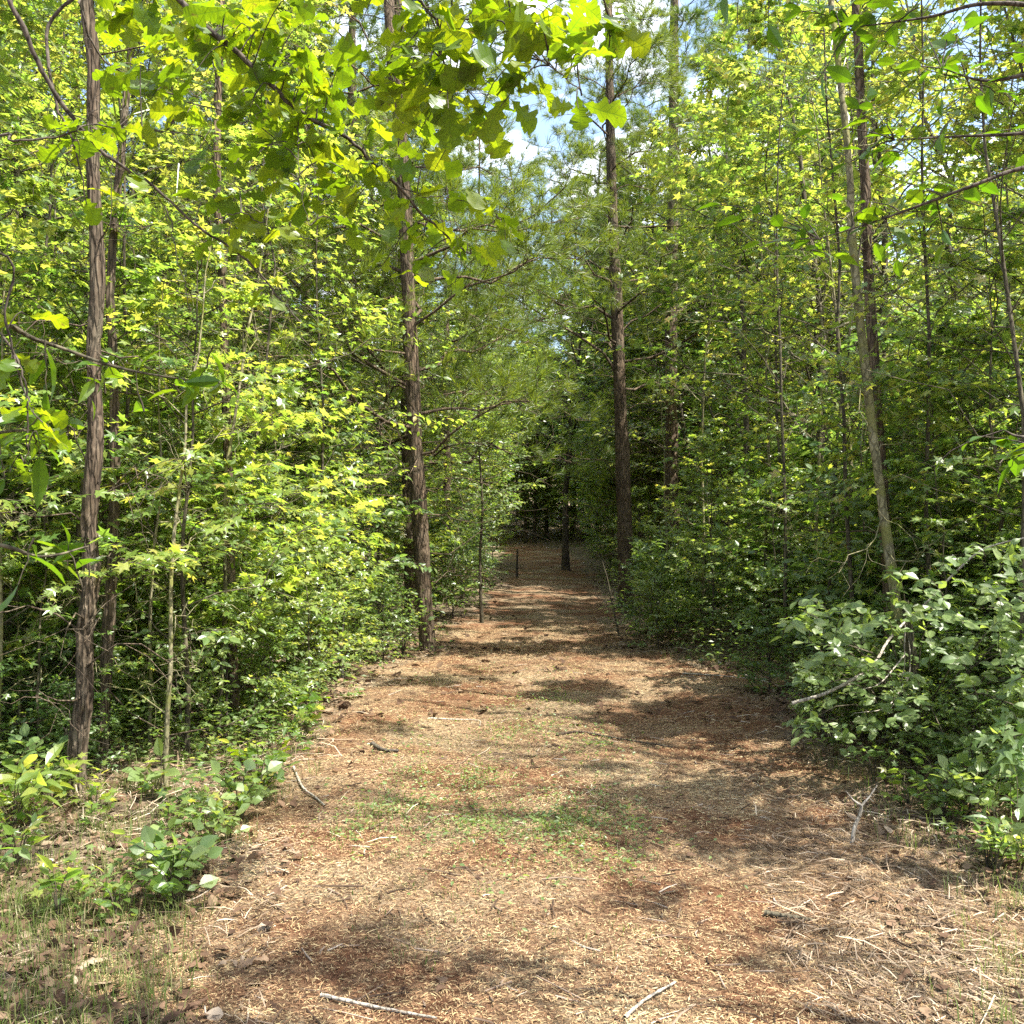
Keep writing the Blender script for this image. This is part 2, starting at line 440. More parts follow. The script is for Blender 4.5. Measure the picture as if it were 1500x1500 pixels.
def ground_mat():
    m, t, N, L = nt('ground')
    at = N.new('ShaderNodeAttribute'); at.attribute_name = 'rnd'      # where the trail is worn bare
    tc = N.new('ShaderNodeTexCoord')
    def noise(sc_, det=5, rough=.6, dist=0):
        n = N.new('ShaderNodeTexNoise'); n.inputs['Scale'].default_value = sc_; n.inputs['Detail'].default_value = det
        n.inputs['Roughness'].default_value = rough; n.inputs['Distortion'].default_value = dist
        L.new(tc.outputs['Object'], n.inputs['Vector']); return n.outputs[0]
    def mix(f, a, b, blend='MIX'):
        x = N.new('ShaderNodeMix'); x.data_type = 'RGBA'; x.blend_type = blend
        if isinstance(f, float): x.inputs[0].default_value = f
        else: L.new(f, x.inputs[0])
        L.new(a, x.inputs[6]); L.new(b, x.inputs[7]); return x.outputs[2]
    big, mid, fine, vf = noise(.9, 4), noise(5, 6, .65, .6), noise(45, 6, .7, .4), noise(160, 4, .7)
    clay = ramp(N, L, mid, [(.3, (0.121, 0.054, 0.029)), (.5, (0.184, 0.095, 0.051)), (.66, (0.252, 0.164, 0.097))])
    sand = ramp(N, L, fine, [(.3, (0.135, 0.095, 0.055)), (.5, (0.261, 0.196, 0.120)), (.68, (0.377, 0.313, 0.202))])
    f1 = ramp(N, L, big, [(.42, (0, 0, 0)), (.6, (1, 1, 1))])
    dirt = mix(f1, clay, sand)
    fl = ramp(N, L, fine, [(.38, (.35, .28, .22)), (.55, (1, 1, 1))])
    dirt = mix(.7, dirt, fl, 'MULTIPLY')
    duff = ramp(N, L, fine, [(.3, (.055, .040, .028)), (.48, (.15, .11, .075)), (.62, (.27, .21, .14)), (.75, (.40, .33, .24))])
    green = ramp(N, L, vf, [(.35, (.03, .045, .015)), (.65, (.10, .13, .04))])
    gf = ramp(N, L, mid, [(.5, (0, 0, 0)), (.66, (.7, .7, .7))])
    duff = mix(gf, duff, green)
    ad = N.new('ShaderNodeMath'); ad.operation = 'ADD'; L.new(at.outputs['Fac'], ad.inputs[0])
    sb = N.new('ShaderNodeMath'); sb.operation = 'MULTIPLY_ADD'; sb.inputs[1].default_value = .8; sb.inputs[2].default_value = -.4
    L.new(mid, sb.inputs[0]); L.new(sb.outputs[0], ad.inputs[1])
    k = ramp(N, L, ad.outputs[0], [(.35, (0, 0, 0)), (.65, (1, 1, 1))])
    col = mix(k, duff, dirt)
    b = N.new('ShaderNodeBsdfPrincipled'); b.inputs['Roughness'].default_value = .95; b.inputs['Specular IOR Level'].default_value = .1
    L.new(col, b.inputs['Base Color'])
    h = N.new('ShaderNodeMath'); h.operation = 'ADD'; L.new(fine, h.inputs[0]); L.new(vf, h.inputs[1])
    bp = N.new('ShaderNodeBump'); bp.inputs['Strength'].default_value = .9; bp.inputs['Distance'].default_value = .02
    L.new(h.outputs[0], bp.inputs['Height']); L.new(bp.outputs[0], b.inputs['Normal'])
    o = N.new('ShaderNodeOutputMaterial'); L.new(b.outputs[0], o.inputs[0])
    return m

# ------------------------------------------------------------------ ground
def axis(lo, a, b, hi, step, grow=1.16):
    mid = list(np.arange(a, b, step))
    out, s, x = [], step, b
    while x < hi: out.append(x); s *= grow; x += s
    out.append(hi)
    left, s, x = [], step, a - step
    while x > lo: left.append(x); s *= grow; x -= s
    left.append(lo)
    return np.array(left[::-1] + mid + out)

gx, gy = axis(-150, -3.5, 4.0, 150, .04, 1.1), axis(-40, 2.4, 12, 260, .04, 1.05)
XX, YY = np.meshgrid(gx, gy)
ZZ = H(XX.ravel(), YY.ravel())
idx = np.arange(XX.size).reshape(XX.shape)
quads = np.stack([idx[:-1, :-1], idx[:-1, 1:], idx[1:, 1:], idx[1:, :-1]], -1).reshape(-1, 4)
g = Geo(); g.add(np.stack([XX.ravel(), YY.ravel(), ZZ], -1), [quads], path_mask(XX.ravel(), YY.ravel()))
ground = link('ground', g.mesh('ground', ground_mat()))
ground['kind'] = 'structure'

# ------------------------------------------------------------------ litter, straw and grass (uncountable)
def stuff(name, geo, mat):
    o = link(name, geo.mesh(name, mat, False)); o['kind'] = 'stuff'; return o

def scatter(rng, n, y0, y1, xl, xr, power=1.0):
    """more of them close by, thinning with distance"""
    y = np.exp(rng.uniform(math.log(y0), math.log(y1), n))
    x = rng.uniform(0, 1, n)
    lo = np.array([0]) ; l, r = xl(y), xr(y)
    return l + (r - l) * x, y

def strips(geo, rng, x, y, length, width, rnd, tilt=.12, lift=.004, bend=.25, drift=0.0):
    """thin flat slivers lying on the ground, bent once"""
    n = len(x)
    z = H(x, y)
    az = rng.uniform(0, 2 * PI, n)
    if drift:
        az = np.where(rng.uniform(0, 1, n) < drift, fbm(np.stack([x * .9, y * .9, x * 0], -1), 47, 2) * 9 + rng.normal(0, .35, n), az)
    d = np.stack([np.cos(az), np.sin(az), rng.normal(0, tilt, n)], -1)
    s = np.stack([-np.sin(az), np.cos(az), rng.normal(0, .5, n)], -1); s = unit(s)
    c = np.stack([x, y, z + rng.uniform(.3, 1.6, n) * lift + np.abs(d[:, 2]) * length * .5], -1)
    m1 = c + s * (rng.normal(0, bend, n) * length * .5)[:, None] + np.array([0, 0, 1.]) * (rng.uniform(0, .10, n) * length)[:, None]
    a, b = c - d * (length / 2)[:, None], c + d * (length / 2)[:, None]
    w = s * (width / 2)[:, None]
    V = np.stack([a - w, a + w, m1 - w, m1 + w, b - w * .4, b + w * .4], 1)
    o = (np.arange(n) * 6)[:, None]
    f = np.concatenate([o + np.array([[0, 1, 3, 2]]), o + np.array([[2, 3, 5, 4]])])
    geo.add(V, [f], np.repeat(rnd, 6))

rng = np.random.default_rng(3)
g = Geo()
x, y = scatter(rng, 300000, 2.7, 16, lambda y: np.maximum(path_l(y) - .5, -.6 * y), lambda y: np.minimum(path_r(y) + .8, .6 * y))
far_ = .75 + .05 * np.clip(y - 3, 0, 10)
L_ = (rng.gamma(2.2, .0065, len(x)) + .006) * far_
strips(g, rng, x, y, L_, rng.uniform(.0018, .0042, len(x)) * far_, np.clip(rng.uniform(0, 1, len(x)) * .75 + .5 * (fbm(np.stack([x * 1.2, y * 1.2, x * 0], -1), 41, 3) - .25), 0, 1), .16, .005, .10)
stuff('straw_litter', g, litter_mat('straw_litter', [(0, (0.031, 0.018, 0.010)), (.25, (0.090, 0.046, 0.026)), (.45, (0.197, 0.113, 0.060)), (.7, (0.314, 0.225, 0.116)), (.9, (0.404, 0.336, 0.184)), (1, (0.449, 0.420, 0.303))]))

# longer dead stems, mostly in drifts on the right shoulder of the trail
g = Geo()
def clumped(x, y, thr, seed, f=2.0):
    return fbm(np.stack([x * f, y * f, x * 0], -1), seed, 3) > thr + rng.normal(0, .05, len(x))
x, y = scatter(rng, 11000, 2.6, 9, lambda y: .50 + .14 * y, lambda y: .62 * y)
k_ = clumped(x, y, .48, 43); x, y = x[k_], y[k_]
strips(g, rng, x, y, rng.gamma(2.0, .030, len(x)) + .02, rng.uniform(.002, .0055, len(x)), rng.beta(1.1, 2.3, len(x)), .10, .008, .05, .4)
x, y = scatter(rng, 7000, 2.6, 9, lambda y: -.62 * y, lambda y: -.16 * y - .3)
k_ = clumped(x, y, .5, 44); x, y = x[k_], y[k_]
strips(g, rng, x, y, rng.gamma(2.0, .03, len(x)) + .02, rng.uniform(.002, .0045, len(x)), rng.beta(1.3, 2, len(x)), .14, .014, .06, .5)
x, y = scatter(rng, 20000, 5, 24, lambda y: -.62 * y, lambda y: .62 * y)
k_ = rng.uniform(0, 1, len(x)) > path_mask(x, y) * .96; x, y = x[k_], y[k_]
strips(g, rng, x, y, rng.gamma(2.5, .04, len(x)) + .04, rng.uniform(.003, .006, len(x)), rng.uniform(0, 1, len(x)), .14, .014, .12)
stuff('dead_grass', g, litter_mat('dead_grass', [(0, (.06, .042, .028)), (.3, (.16, .115, .075)), (.7, (.30, .235, .165)), (1, (.44, .38, .29))]))

# fallen leaves
g = Geo()
def lay_leaves(n, y0, y1, xl, xr, smin, smax):
    x, y = scatter(rng, n, y0, y1, xl, xr)
    keep = rng.uniform(0, 1, n) > path_mask(x, y) * .93
    x, y = x[keep], y[keep]
    n = len(x)
    az = rng.uniform(0, 6.28, n)
    D = np.stack([np.cos(az), np.sin(az), rng.normal(0, .25, n)], -1)
    Nn = np.array([0, 0, 1.]) + rng.normal(0, .45, (n, 3))
    pos = np.stack([x, y, H(x, y) + .012 + rng.uniform(0, .015, n)], -1)
    sz = rng.uniform(smin, smax, n)
    k = rng.integers(0, 5, n)
    for q in range(5):
        s = k == q
        put_leaves(g, OAKS[q] if q < 2 else (ROUND if q == 2 else OVATE), pos[s], D[s], Nn[s] * (1 if q % 2 else -1), sz[s], rng.beta(1.1, 2.4, s.sum()))
lay_leaves(4500, 2.6, 11, lambda y: -.64 * y, lambda y: path_l(y) + .4, .035, .08)
lay_leaves(5000, 2.6, 11, lambda y: path_r(y) - .6, lambda y: .66 * y, .035, .07)
lay_leaves(14000, 8, 30, lambda y: -.7 * y, lambda y: .7 * y, .07, .12)
def lay_on_trail(n):
    x, y = scatter(rng, n, 2.7, 12, path_l, path_r)
    az = rng.uniform(0, 6.28, n)
    D = np.stack([np.cos(az), np.sin(az), rng.normal(.1, .3, n)], -1)
    pos = np.stack([x, y, H(x, y) + .01], -1)
    put_leaves(g, OAKS[3], pos, D, np.array([0, 0, 1.]) + rng.normal(0, .5, (n, 3)), rng.uniform(.025, .06, n), rng.beta(1.1, 2.4, n))
lay_on_trail(220)
stuff('fallen_leaves', g, litter_mat('fallen_leaves', [(0, (.05, .03, .02)), (.35, (.13, .08, .05)), (.65, (.20, .14, .09)), (.9, (.30, .235, .165)), (1, (.38, .33, .27))], .15))

# short dark twig bits and bark crumbs
g = Geo()
x, y = scatter(rng, 1500, 2.7, 14, lambda y: path_l(y) - .6, lambda y: np.minimum(path_r(y) + .8, .6 * y))
n = len(x); az = rng.uniform(0, 6.28, n); ln = rng.gamma(2, .02, n) + .015
c0 = np.stack([x, y, H(x, y) + .006], -1); dv = np.stack([np.cos(az), np.sin(az), rng.normal(0, .08, n)], -1) * ln[:, None]
bend_ = np.stack([-np.sin(az), np.cos(az), rng.uniform(0, .5, n)], -1) * (ln * rng.normal(0, .12, n))[:, None]
tv, tf, tr_ = tubes(np.stack([c0 - dv, c0 + bend_, c0 + dv], 1), (rng.uniform(.0015, .0045, n))[:, None] * np.array([[1, .9, .6]]), 5, rng.uniform(0, 1, n))
g.add(tv, tf, tr_)
stuff('twig_litter', g, litter_mat('twig_litter', [(0, (.03, .02, .014)), (.5, (.09, .06, .04)), (.8, (.20, .15, .11)), (1, (.36, .31, .25))]))

# grass blades
def blades(geo, rng, x, y, hgt, wid, rnd, lean=.6):
    n = len(x)
    b = np.stack([x, y, H(x, y) - .005], -1)
    az = rng.uniform(0, 6.28, n)
    d = np.stack([np.cos(az), np.sin(az), 0 * az], -1)
    s = np.stack([-np.sin(az), np.cos(az), 0 * az], -1) * (wid / 2)[:, None]
    ln = (rng.uniform(.15, 1, n) * lean)[:, None]
    up = np.array([0, 0, 1.])
    m = b + (up * .6 + d * ln * .3) * hgt[:, None]
    t = b + (up * (1 - .5 * ln) + d * ln) * hgt[:, None]
    V = np.stack([b - s, b + s, m - s * .8, m + s * .8, t], 1)
    o = (np.arange(n) * 5)[:, None]
    geo.add(V, [o + np.array([[0, 1, 3, 2]]), o + np.array([[2, 3, 4]])], np.repeat(rnd, 5))

M['grass'] = leaf_mat('grass', [(0, (.24, .20, .11)), (.25, (.18, .18, .065)), (.5, (.085, .115, .03)), (1, (.13, .175, .045))],
                      [(0, (.35, .30, .14)), (.3, (.25, .34, .06)), (1, (.32, .52, .05))], .4, .5, .4)
g = Geo()
def tufts(nt_, y0, y1, xl, xr, per, spread, h0, h1_, green):
    x, y = scatter(rng, nt_, y0, y1, xl, xr)
    x = np.repeat(x, per) + rng.normal(0, spread, nt_ * per); y = np.repeat(y, per) + rng.normal(0, spread, nt_ * per)
    r = np.clip(rng.normal(green, .25, len(x)), 0, 1)
    blades(g, rng, x, y, rng.uniform(h0, h1_, len(x)), rng.uniform(.002, .005, len(x)), r, .9)
tufts(640, 2.7, 8, lambda y: -.64 * y, lambda y: path_l(y) + .05, 16, .07, .03, .14, .36)
tufts(240, 4, 12, lambda y: path_r(y) - .1, lambda y: path_r(y) + 1.6, 14, .07, .04, .16, .4)
tufts(60, 3, 4.6, lambda y: .45 * y, lambda y: .62 * y, 14, .07, .03, .12, .35)
# low green tufts on the crown of the trail
for (px, py, n) in [(840, 1210, 240), (700, 1140, 120), (560, 1180, 130), (700, 1205, 90), (575, 1200, 60), (820, 1020, 60), (745, 1070, 70), (850, 1245, 40), (505, 1225, 40), (610, 1130, 40)]:
    d = EYE * F_PX / (py - HOR); p = P(px, py, d)
    n = int(n * 1.1)
    x = p[0] + rng.normal(0, .10, n); y = p[1] + rng.normal(0, .20, n)
    blades(g, rng, x, y, rng.uniform(.02, .065, n), rng.uniform(.003, .007, n), np.clip(rng.normal(.8, .2, n), 0, 1), 1.1)
tufts(260, 3.6, 14, lambda y: path_l(y) + .7, lambda y: path_l(y) + 2.0, 8, .06, .015, .05, .4)
stuff('grass', g, M['grass'])

# small creeping weeds in patches up the middle of the trail
g = Geo()
pc = [(.22, 5.25, .30, 520), (-.21, 6.2, .22, 260), (-.75, 5.6, .25, 300), (-.2, 5.3, .22, 220), (.35, 9.2, .3, 160), (0, 7.6, .35, 200), (.3, 4.85, .2, 120), (-.85, 5.1, .2, 120), (-.6, 6.4, .2, 120)]
for k in range(26): pc.append((rng.uniform(-.9, .7), math.exp(rng.uniform(math.log(4.0), math.log(12))), rng.uniform(.1, .3), int(rng.uniform(30, 110))))
for (a, b, r_, n) in pc:
    x = a + rng.normal(0, r_ * .5, n) * rng.uniform(.3, 2.2, n); y = b + rng.normal(0, r_ * .9, n) * rng.uniform(.3, 2.2, n)
    z = H(x, y) + rng.uniform(.004, .04, n)
    az = rng.uniform(0, 6.28, n); D = np.stack([np.cos(az), np.sin(az), rng.normal(.1, .3, n)], -1)
    put_leaves(g, OVATE, np.stack([x, y, z], -1), D, np.array([0, 0, 1.]) + rng.normal(0, .45, (n, 3)), rng.uniform(.012, .034, n), rng.uniform(0, 1, n))
stuff('weeds', g, M['pale_leaf'])

# low seedlings and creepers on the forest floor
g = Geo()
def cover(n, y0, y1, xl, xr, zmax, size, tm):
    x, y = scatter(rng, n, y0, y1, xl, xr)
    keep = (path_mask(x, y) < .25) & (fbm(np.stack([x * .9, y * .9, x * 0], -1), 31, 2) > .42)
    x, y = x[keep], y[keep]; n = len(x)
    z = H(x, y) + rng.uniform(.03, 1, n) ** 1.5 * zmax
    az = rng.uniform(0, 6.28, n)
    D = np.stack([np.cos(az), np.sin(az), rng.normal(-.1, .2, n)], -1)
    put_leaves(g, tm, np.stack([x, y, z], -1), D, np.array([0, 0, 1.]) + rng.normal(0, .3, (n, 3)), rng.uniform(.6, 1.2, n) * size, rng.uniform(0, 1, n))
cover(12000, 4.0, 14, lambda y: -.66 * y - .5, lambda y: path_l(y) - .25, .30, .06, STAR)
cover(9000, 4.0, 14, lambda y: -.66 * y - .5, lambda y: path_l(y) - .1, .22, .05, OVATE)
cover(15000, 5.0, 16, lambda y: path_r(y) + .1, lambda y: .7 * y + .5, .32, .045, OVATE)
cover(60000, 9, 45, lambda y: -.75 * y, lambda y: .75 * y, .5, .08, DIAMOND)
stuff('ground_cover', g, M['green_leaf'])

# ------------------------------------------------------------------ trees
def leaf_out(rng, geo, tmpl, twigs, per, s0, size, spread=55, droop=.15, tilt=.45, base=None, cull=None, rshift=0.0, radial=.6):
    p, D, Nn = leaf_frames(rng, twigs, per, s0, 1.0, spread, droop, tilt, 1.0, radial)
    n = len(p)
    sz = size * rng.uniform(.45, 1.25, n)
    r = np.clip(rng.beta(1.5, 1.6, n) + rshift, 0, 1)
    if cull is not None:
        k = cull(p + base, rng)
        p, D, Nn, sz, r = p[k], D[k], Nn[k], sz[k], r[k]
    put_leaves(geo, tmpl, p, D, Nn, sz, r)
    return len(p)

def sky_gap(p):
    """the slot of open sky above the trail, between the two walls of the wood"""
    y = p[:, 1]
    wob = (fbm(p * .6, 81, 3) - .5) * .12 * y
    return (p[:, 2] > 1.6 + .22 * y) & (p[:, 0] > -.05 * y + wob) & (p[:, 0] < .075 * y + wob)

def cull_tall(p, rng):
    u = rng.uniform(0, 1, len(p))
    o = open_to_sun(p) * (p[:, 2] > 1.5)
    return ~((u < o) | (sky_gap(p) & (u < .95)))
def cull_gap(p, rng):
    return ~(sky_gap(p) & (rng.uniform(0, 1, len(p)) < .95))

def broadleaf(seed, h, cr, tmpl, size, trunk_r, first=.25, n1=26, n2=9, n3=0, nl=9, base=None, cull=None, lean=(0, 0), up=.35, trunk_line=None, flat=.75, rshift=0.):
    """trunk, limbs, twigs and leaves -> (bark geo, leaf geo); local to the base"""
    rng = np.random.default_rng(seed)
    wood, crown = Geo(), Geo()
    if trunk_line is None:
        k = 12
        u = np.linspace(0, 1, k)
        w = np.cumsum(rng.normal(0, .012 * h, (k, 2)), 0) * u[:, None]
        tr = np.stack([w[:, 0] + lean[0] * h * u, w[:, 1] + lean[1] * h * u, u * h - .15], -1)[None]
    else:
        tr = np.asarray(trunk_line)[None]; k = tr.shape[1]
        u = np.linspace(0, 1, k)
    rad = trunk_r * (1 - .88 * u) * (1 + .35 * np.exp(-u * 30))
    wood.add(*tubes(tr, rad[None], 9))
    crown_len = lambda s, i: cr * (1.25 - .95 * ((s - first) / (1 - first)) ** 1.3) * (.55 + .45 * np.clip((s - first) / .15, 0, 1))
    l1, L1, _, s1 = sprout(rng, tr, n1, first, .99, crown_len, (52, 82), 0, up, .12, 6, .05)
    r1 = np.clip(trunk_r * .24 * (L1 / cr), .004, .05)
    wood.add(*tubes(l1, r1[:, None] * np.linspace(1, .25, 6)[None], 4))
    l2, L2, i2, s2 = sprout(rng, l1, n2, .18, .97, lambda s, i: L1[i] * (.62 - .42 * s), (35, 65), flat, .05, .10, 4, .07)
    if cull is not None:      # no twigs where the crown is open
        k_ = cull(l2[:, 2] + base, rng) | (s2 < .3) & (rng.uniform(0, 1, len(l2)) < .1)
        l2, L2, i2, s2 = l2[k_], L2[k_], i2[k_], s2[k_]
    r2 = np.clip(r1[i2] * .4, .0022, .02)
    wood.add(*tubes(l2, r2[:, None] * np.linspace(1, .3, 4)[None], 3))
    ends = l2
    if n3:
        l3, L3, i3, s3 = sprout(rng, l2, n3, .25, .97, lambda s, i: L2[i] * .5, (35, 65), flat, .03, .1, 3, .08)
        if cull is not None:
            k_ = cull(l3[:, 1] + base, rng); l3 = l3[k_]
        wood.add(*tubes(l3, np.full((len(l3), 1), .002) * np.linspace(1, .5, 3)[None], 3))
        leaf_out(rng, crown, tmpl, l3, nl, .15, size, base=base, cull=cull, rshift=rshift)
        leaf_out(rng, crown, tmpl, l2, 5, .5, size, base=base, cull=cull, rshift=rshift)
    else:
        leaf_out(rng, crown, tmpl, l2, nl, .12, size, base=base, cull=cull, rshift=rshift)
    leaf_out(rng, crown, tmpl, l1, 6, .6, size, base=base, cull=cull, rshift=rshift)
    return wood, crown

def build(name, label, cat, loc, wood, crown, wm, cm, group=None, trunk_name='trunk', crown_name='crown'):
    t = thing(name, label, cat, loc, group)
    if wood: link(trunk_name, wood.mesh(trunk_name, wm), t)
    if crown and crown.n: link(crown_name, crown.mesh(crown_name, cm, False), t)
    return t

def needles(geo, rng, pos, dirs, per, length, width=.0035, cone=.85):
    n = len(pos) * per
    p = np.repeat(pos, per, 0)
    d = unit(np.repeat(unit(dirs), per, 0) + rng.normal(0, cone * .6, (n, 3)))
    s = unit(np.cross(d, rng.normal(0, 1, (n, 3)))) * (width / 2)
    ln = (length * rng.uniform(.7, 1.1, n))[:, None]
    p = p + d * .01
    mid = p + d * ln * .55
    tip = p + d * ln + np.array([0, 0, -.12]) * ln
    V = np.stack([p - s, p + s, mid + s, mid - s, tip], 1)
    o = (np.arange(n) * 5)[:, None]
    r = np.clip(np.repeat(rng.beta(2, 2, len(pos)), per) + rng.normal(0, .08, n), 0, 1)
    geo.add(V, [o + np.array([[0, 1, 2, 3]]), o + np.array([[3, 2, 4]])], np.repeat(r, 5))

def rough_trunk(geo, line, r0, r1, sides=36, step=.03, ridge=.16, freq=34, seed=0, flare=.5, samples=None):
    """tapering trunk with real bark ridges"""
    line = np.asarray(line, float)
    ln = np.linalg.norm(np.diff(line, axis=0), axis=1).sum()
    k = samples or int(ln / step)
    pts = smooth_line(line, k)
    u = np.linspace(0, 1, k)
    z = u * ln
    rad = (r0 + (r1 - r0) * u ** .85) * (1 + flare * np.exp(-z / .14))
    t = unit(np.gradient(pts, axis=0))
    a = unit(np.cross(t, np.array([0, 1.0, 0.03]))); b = np.cross(t, a)
    th = np.arange(sides) * 2 * PI / sides
    cs = np.stack([np.cos(th), np.sin(th)], -1)
    q = np.empty((k, sides, 3))
    q[..., 0] = cs[None, :, 0] * rad[:, None] * freq; q[..., 1] = cs[None, :, 1] * rad[:, None] * freq
    q[..., 2] = (z * freq * .13)[:, None]
    n = fbm(q, seed, 3)
    rid = 1 - np.abs(2 * n - 1) * 2.2
    blob = (vnoise(np.stack([q[..., 0] * .15, q[..., 1] * .15, q[..., 2] * .35], -1), seed + 9) - .5)
    rr = rad[:, None] * (1 + ridge * (rid - .5) + .22 * blob)
    v = pts[:, None, :] + rr[..., None] * (cs[None, :, 0:1] * a[:, None, :] + cs[None, :, 1:2] * b[:, None, :])
    idx = np.arange(k * sides).reshape(k, sides)
    f = np.stack([idx[:-1], np.roll(idx[:-1], -1, 1), np.roll(idx[1:], -1, 1), idx[1:]], -1).reshape(-1, 4)
    geo.add(v.reshape(-1, 3), [f])
    return pts

def pine(seed, line, r0, r1, n1, first, limb_len, tuft, base, dead=14, ridge=.14, sides=26, step=.05, per=22, nlen=.17, cull=None, az_bias=None, flare=.35, up=.12, width=.0042):
    """tall pine: line = trunk centre line in world coordinates"""
    rng = np.random.default_rng(seed)
    wood, crown = Geo(), Geo()
    base = np.asarray(base, float)
    line = np.asarray(line, float) - base
    pts = rough_trunk(wood, line, r0, r1, sides, step, ridge, 26, seed, flare)
    tr = pts[None]
    l1, L1, _, s1 = sprout(rng, tr, n1, first, .985, lambda s, i: limb_len * (1.1 - .75 * ((s - first) / (1 - first))), (65, 95), 0, up, .10, 8, .035)
    rr = np.clip(L1 * .009, .007, .035)
    wood.add(*tubes(l1, rr[:, None] * np.linspace(1, .25, 8)[None], 5))
    l2, L2, i2, s2 = sprout(rng, l1, 11, .22, .98, lambda s, i: L1[i] * (.50 - .30 * s), (35, 65), .65, .12, -.05, 5, .06)
    wood.add(*tubes(l2, np.full((len(l2), 1), .0055) * np.linspace(1, .5, 5)[None], 3))
    l3, L3, i3, s3 = sprout(rng, l2, 4, .3, .95, lambda s, i: L2[i] * .45, (30, 60), .5, .2, -.1, 3, .06)
    wood.add(*tubes(l3, np.full((len(l3), 1), .0035) * np.linspace(1, .6, 3)[None], 3))
    tp, td = [], []
    for c in (l1, l2, l3):
        n = len(c)
        for s in ((.999,) if c is not l3 else (.999, .75, .5)):
            p, t = along(c, np.arange(n), np.full(n, s)); tp.append(p); td.append(t)
    tp, td = np.concatenate(tp), np.concatenate(td)
    k = rng.uniform(0, 1, len(tp)) < tuft
    tp, td = tp[k], td[k]
    if cull is not None:
        k = cull(tp + base, rng); tp, td = tp[k], td[k]
    needles(crown, rng, tp, td + np.array([0, 0, .25]), per, nlen, width)
    # bare dead limbs low on the trunk
    if dead:
        d1, Ld, _, _ = sprout(rng, tr, dead, first * .25, first * 1.25, lambda s, i: limb_len * .55 + 0 * s, (70, 100), 0, .05, .15, 7, .05)
        wood.add(*tubes(d1, np.full((len(d1), 1), .008) * np.linspace(1, .2, 7)[None], 4))
        d2, _, _, _ = sprout(rng, d1, 6, .25, .98, lambda s, i: Ld[i] * .38, (30, 70), .3, .05, .05, 5, .09)
        wood.add(*tubes(d2, np.full((len(d2), 1), .0034) * np.linspace(1, .4, 5)[None], 3))
    return wood, crown

def ext(line, dz, dx=0, dy=0):
    a = np.asarray(line[-1]); return list(line) + [a + np.array([dx, dy, dz])]

# ---- hero: shaggy cedar on the left
def trunk_thing(name, label, cat, pix, d, r0, r1, mat, seed, top=None, ridge=.2, sides=44, step=.02, freq=40, dead=10, deadlen=.7, flare=.5, crown=None):
    line = [P(px, py, d) for px, py in pix]
    base = np.array([line[0][0], line[0][1], h1(line[0][0], line[0][1])])
    line[0][2] = base[2] - .12
    if top: line = ext(line, *top)
    wood = Geo()
    pts = rough_trunk(wood, np.array(line) - base, r0, r1, sides, step, ridge, freq, seed, flare)
    rng = np.random.default_rng(seed)
    if dead:
        tr = pts[None]
        d1, Ld, _, _ = sprout(rng, tr, dead, .12, .9, lambda s, i: deadlen * (1.1 - .5 * s), (60, 110), 0, .12, .1, 7, .07)
        wood.add(*tubes(d1, np.full((len(d1), 1), .0065) * np.linspace(1, .25, 7)[None], 4))
        d2, _, _, _ = sprout(rng, d1, 6, .2, .98, lambda s, i: Ld[i] * .45, (30, 75), .2, 0, .1, 5, .10)
        wood.add(*tubes(d2, np.full((len(d2), 1), .0028) * np.linspace(1, .4, 5)[None], 3))
    cg = crown(rng, pts, base) if crown else None
    return build(name, label, cat, base, wood, cg, mat, M['forest_leaf'])

def top_crown(zmin, n1=22, cr=1.6, size=.10, tm=STAR):
    def f(rng, pts, base):
        g_ = Geo()
        tr = pts[pts[:, 2] > zmin][None]
        l1, L1, _, _ = sprout(rng, tr, n1, .02, .99, lambda s, i: cr * (1.1 - .6 * s), (50, 85), 0, .3, .1, 6, .06)
        g_.add(*tubes(l1, np.full((len(l1), 1), .008) * np.linspace(1, .3, 6)[None], 3), )
        l2, _, _, _ = sprout(rng, l1, 8, .2, .97, lambda s, i: L1[i] * .4, (35, 65), .7, .05, .1, 4, .07)
        leaf_out(rng, g_, tm, l2, 8, .1, size, base=base, cull=cull_tall)
        return g_
    return f

trunk_thing('cedar_tree', 'shaggy barked stout crooked trunk, nearest tree left of the trail', 'tree',
            [(110, 1172), (113, 1100), (124, 1010), (124, 930), (134, 850), (131, 760), (140, 640), (137, 520), (143, 400), (136, 240), (137, 100), (131, -120)], 5.8, .052, .031, M['cedar_bark'], 21, (2.5, .2, .4), .32, 48, .018, 46, 16, .9, .85,
            top_crown(4.6, 20, 1.5, .08))
trunk_thing('cedar_tree', 'second shaggy trunk standing close behind the stout crooked left trunk', 'tree',
            [(150, 1150), (152, 1050), (160, 900), (167, 760), (168, 640), (166, 520), (164, 380)], 6.5, .042, .022, M['cedar_bark'], 22, (2, .0, .4), .3, 40, .02, 46, 14, .9, .4,
            top_crown(3.6, 26, 1.7, .08))
trunk_thing('young_pine', 'thin straight reddish pine trunk between the shaggy left trunk and the forked pair', 'tree',
            [(343, 1066), (341, 980), (338, 880), (335, 760), (333, 640), (329, 520), (324, 380), (318, 200)], 7.9, .046, .026, M['pine_bark'], 23, (3, .0, .3), .2, 30, .025, 34, 18, .7, .4,
            top_crown(4.6, 24, 1.6, .09))
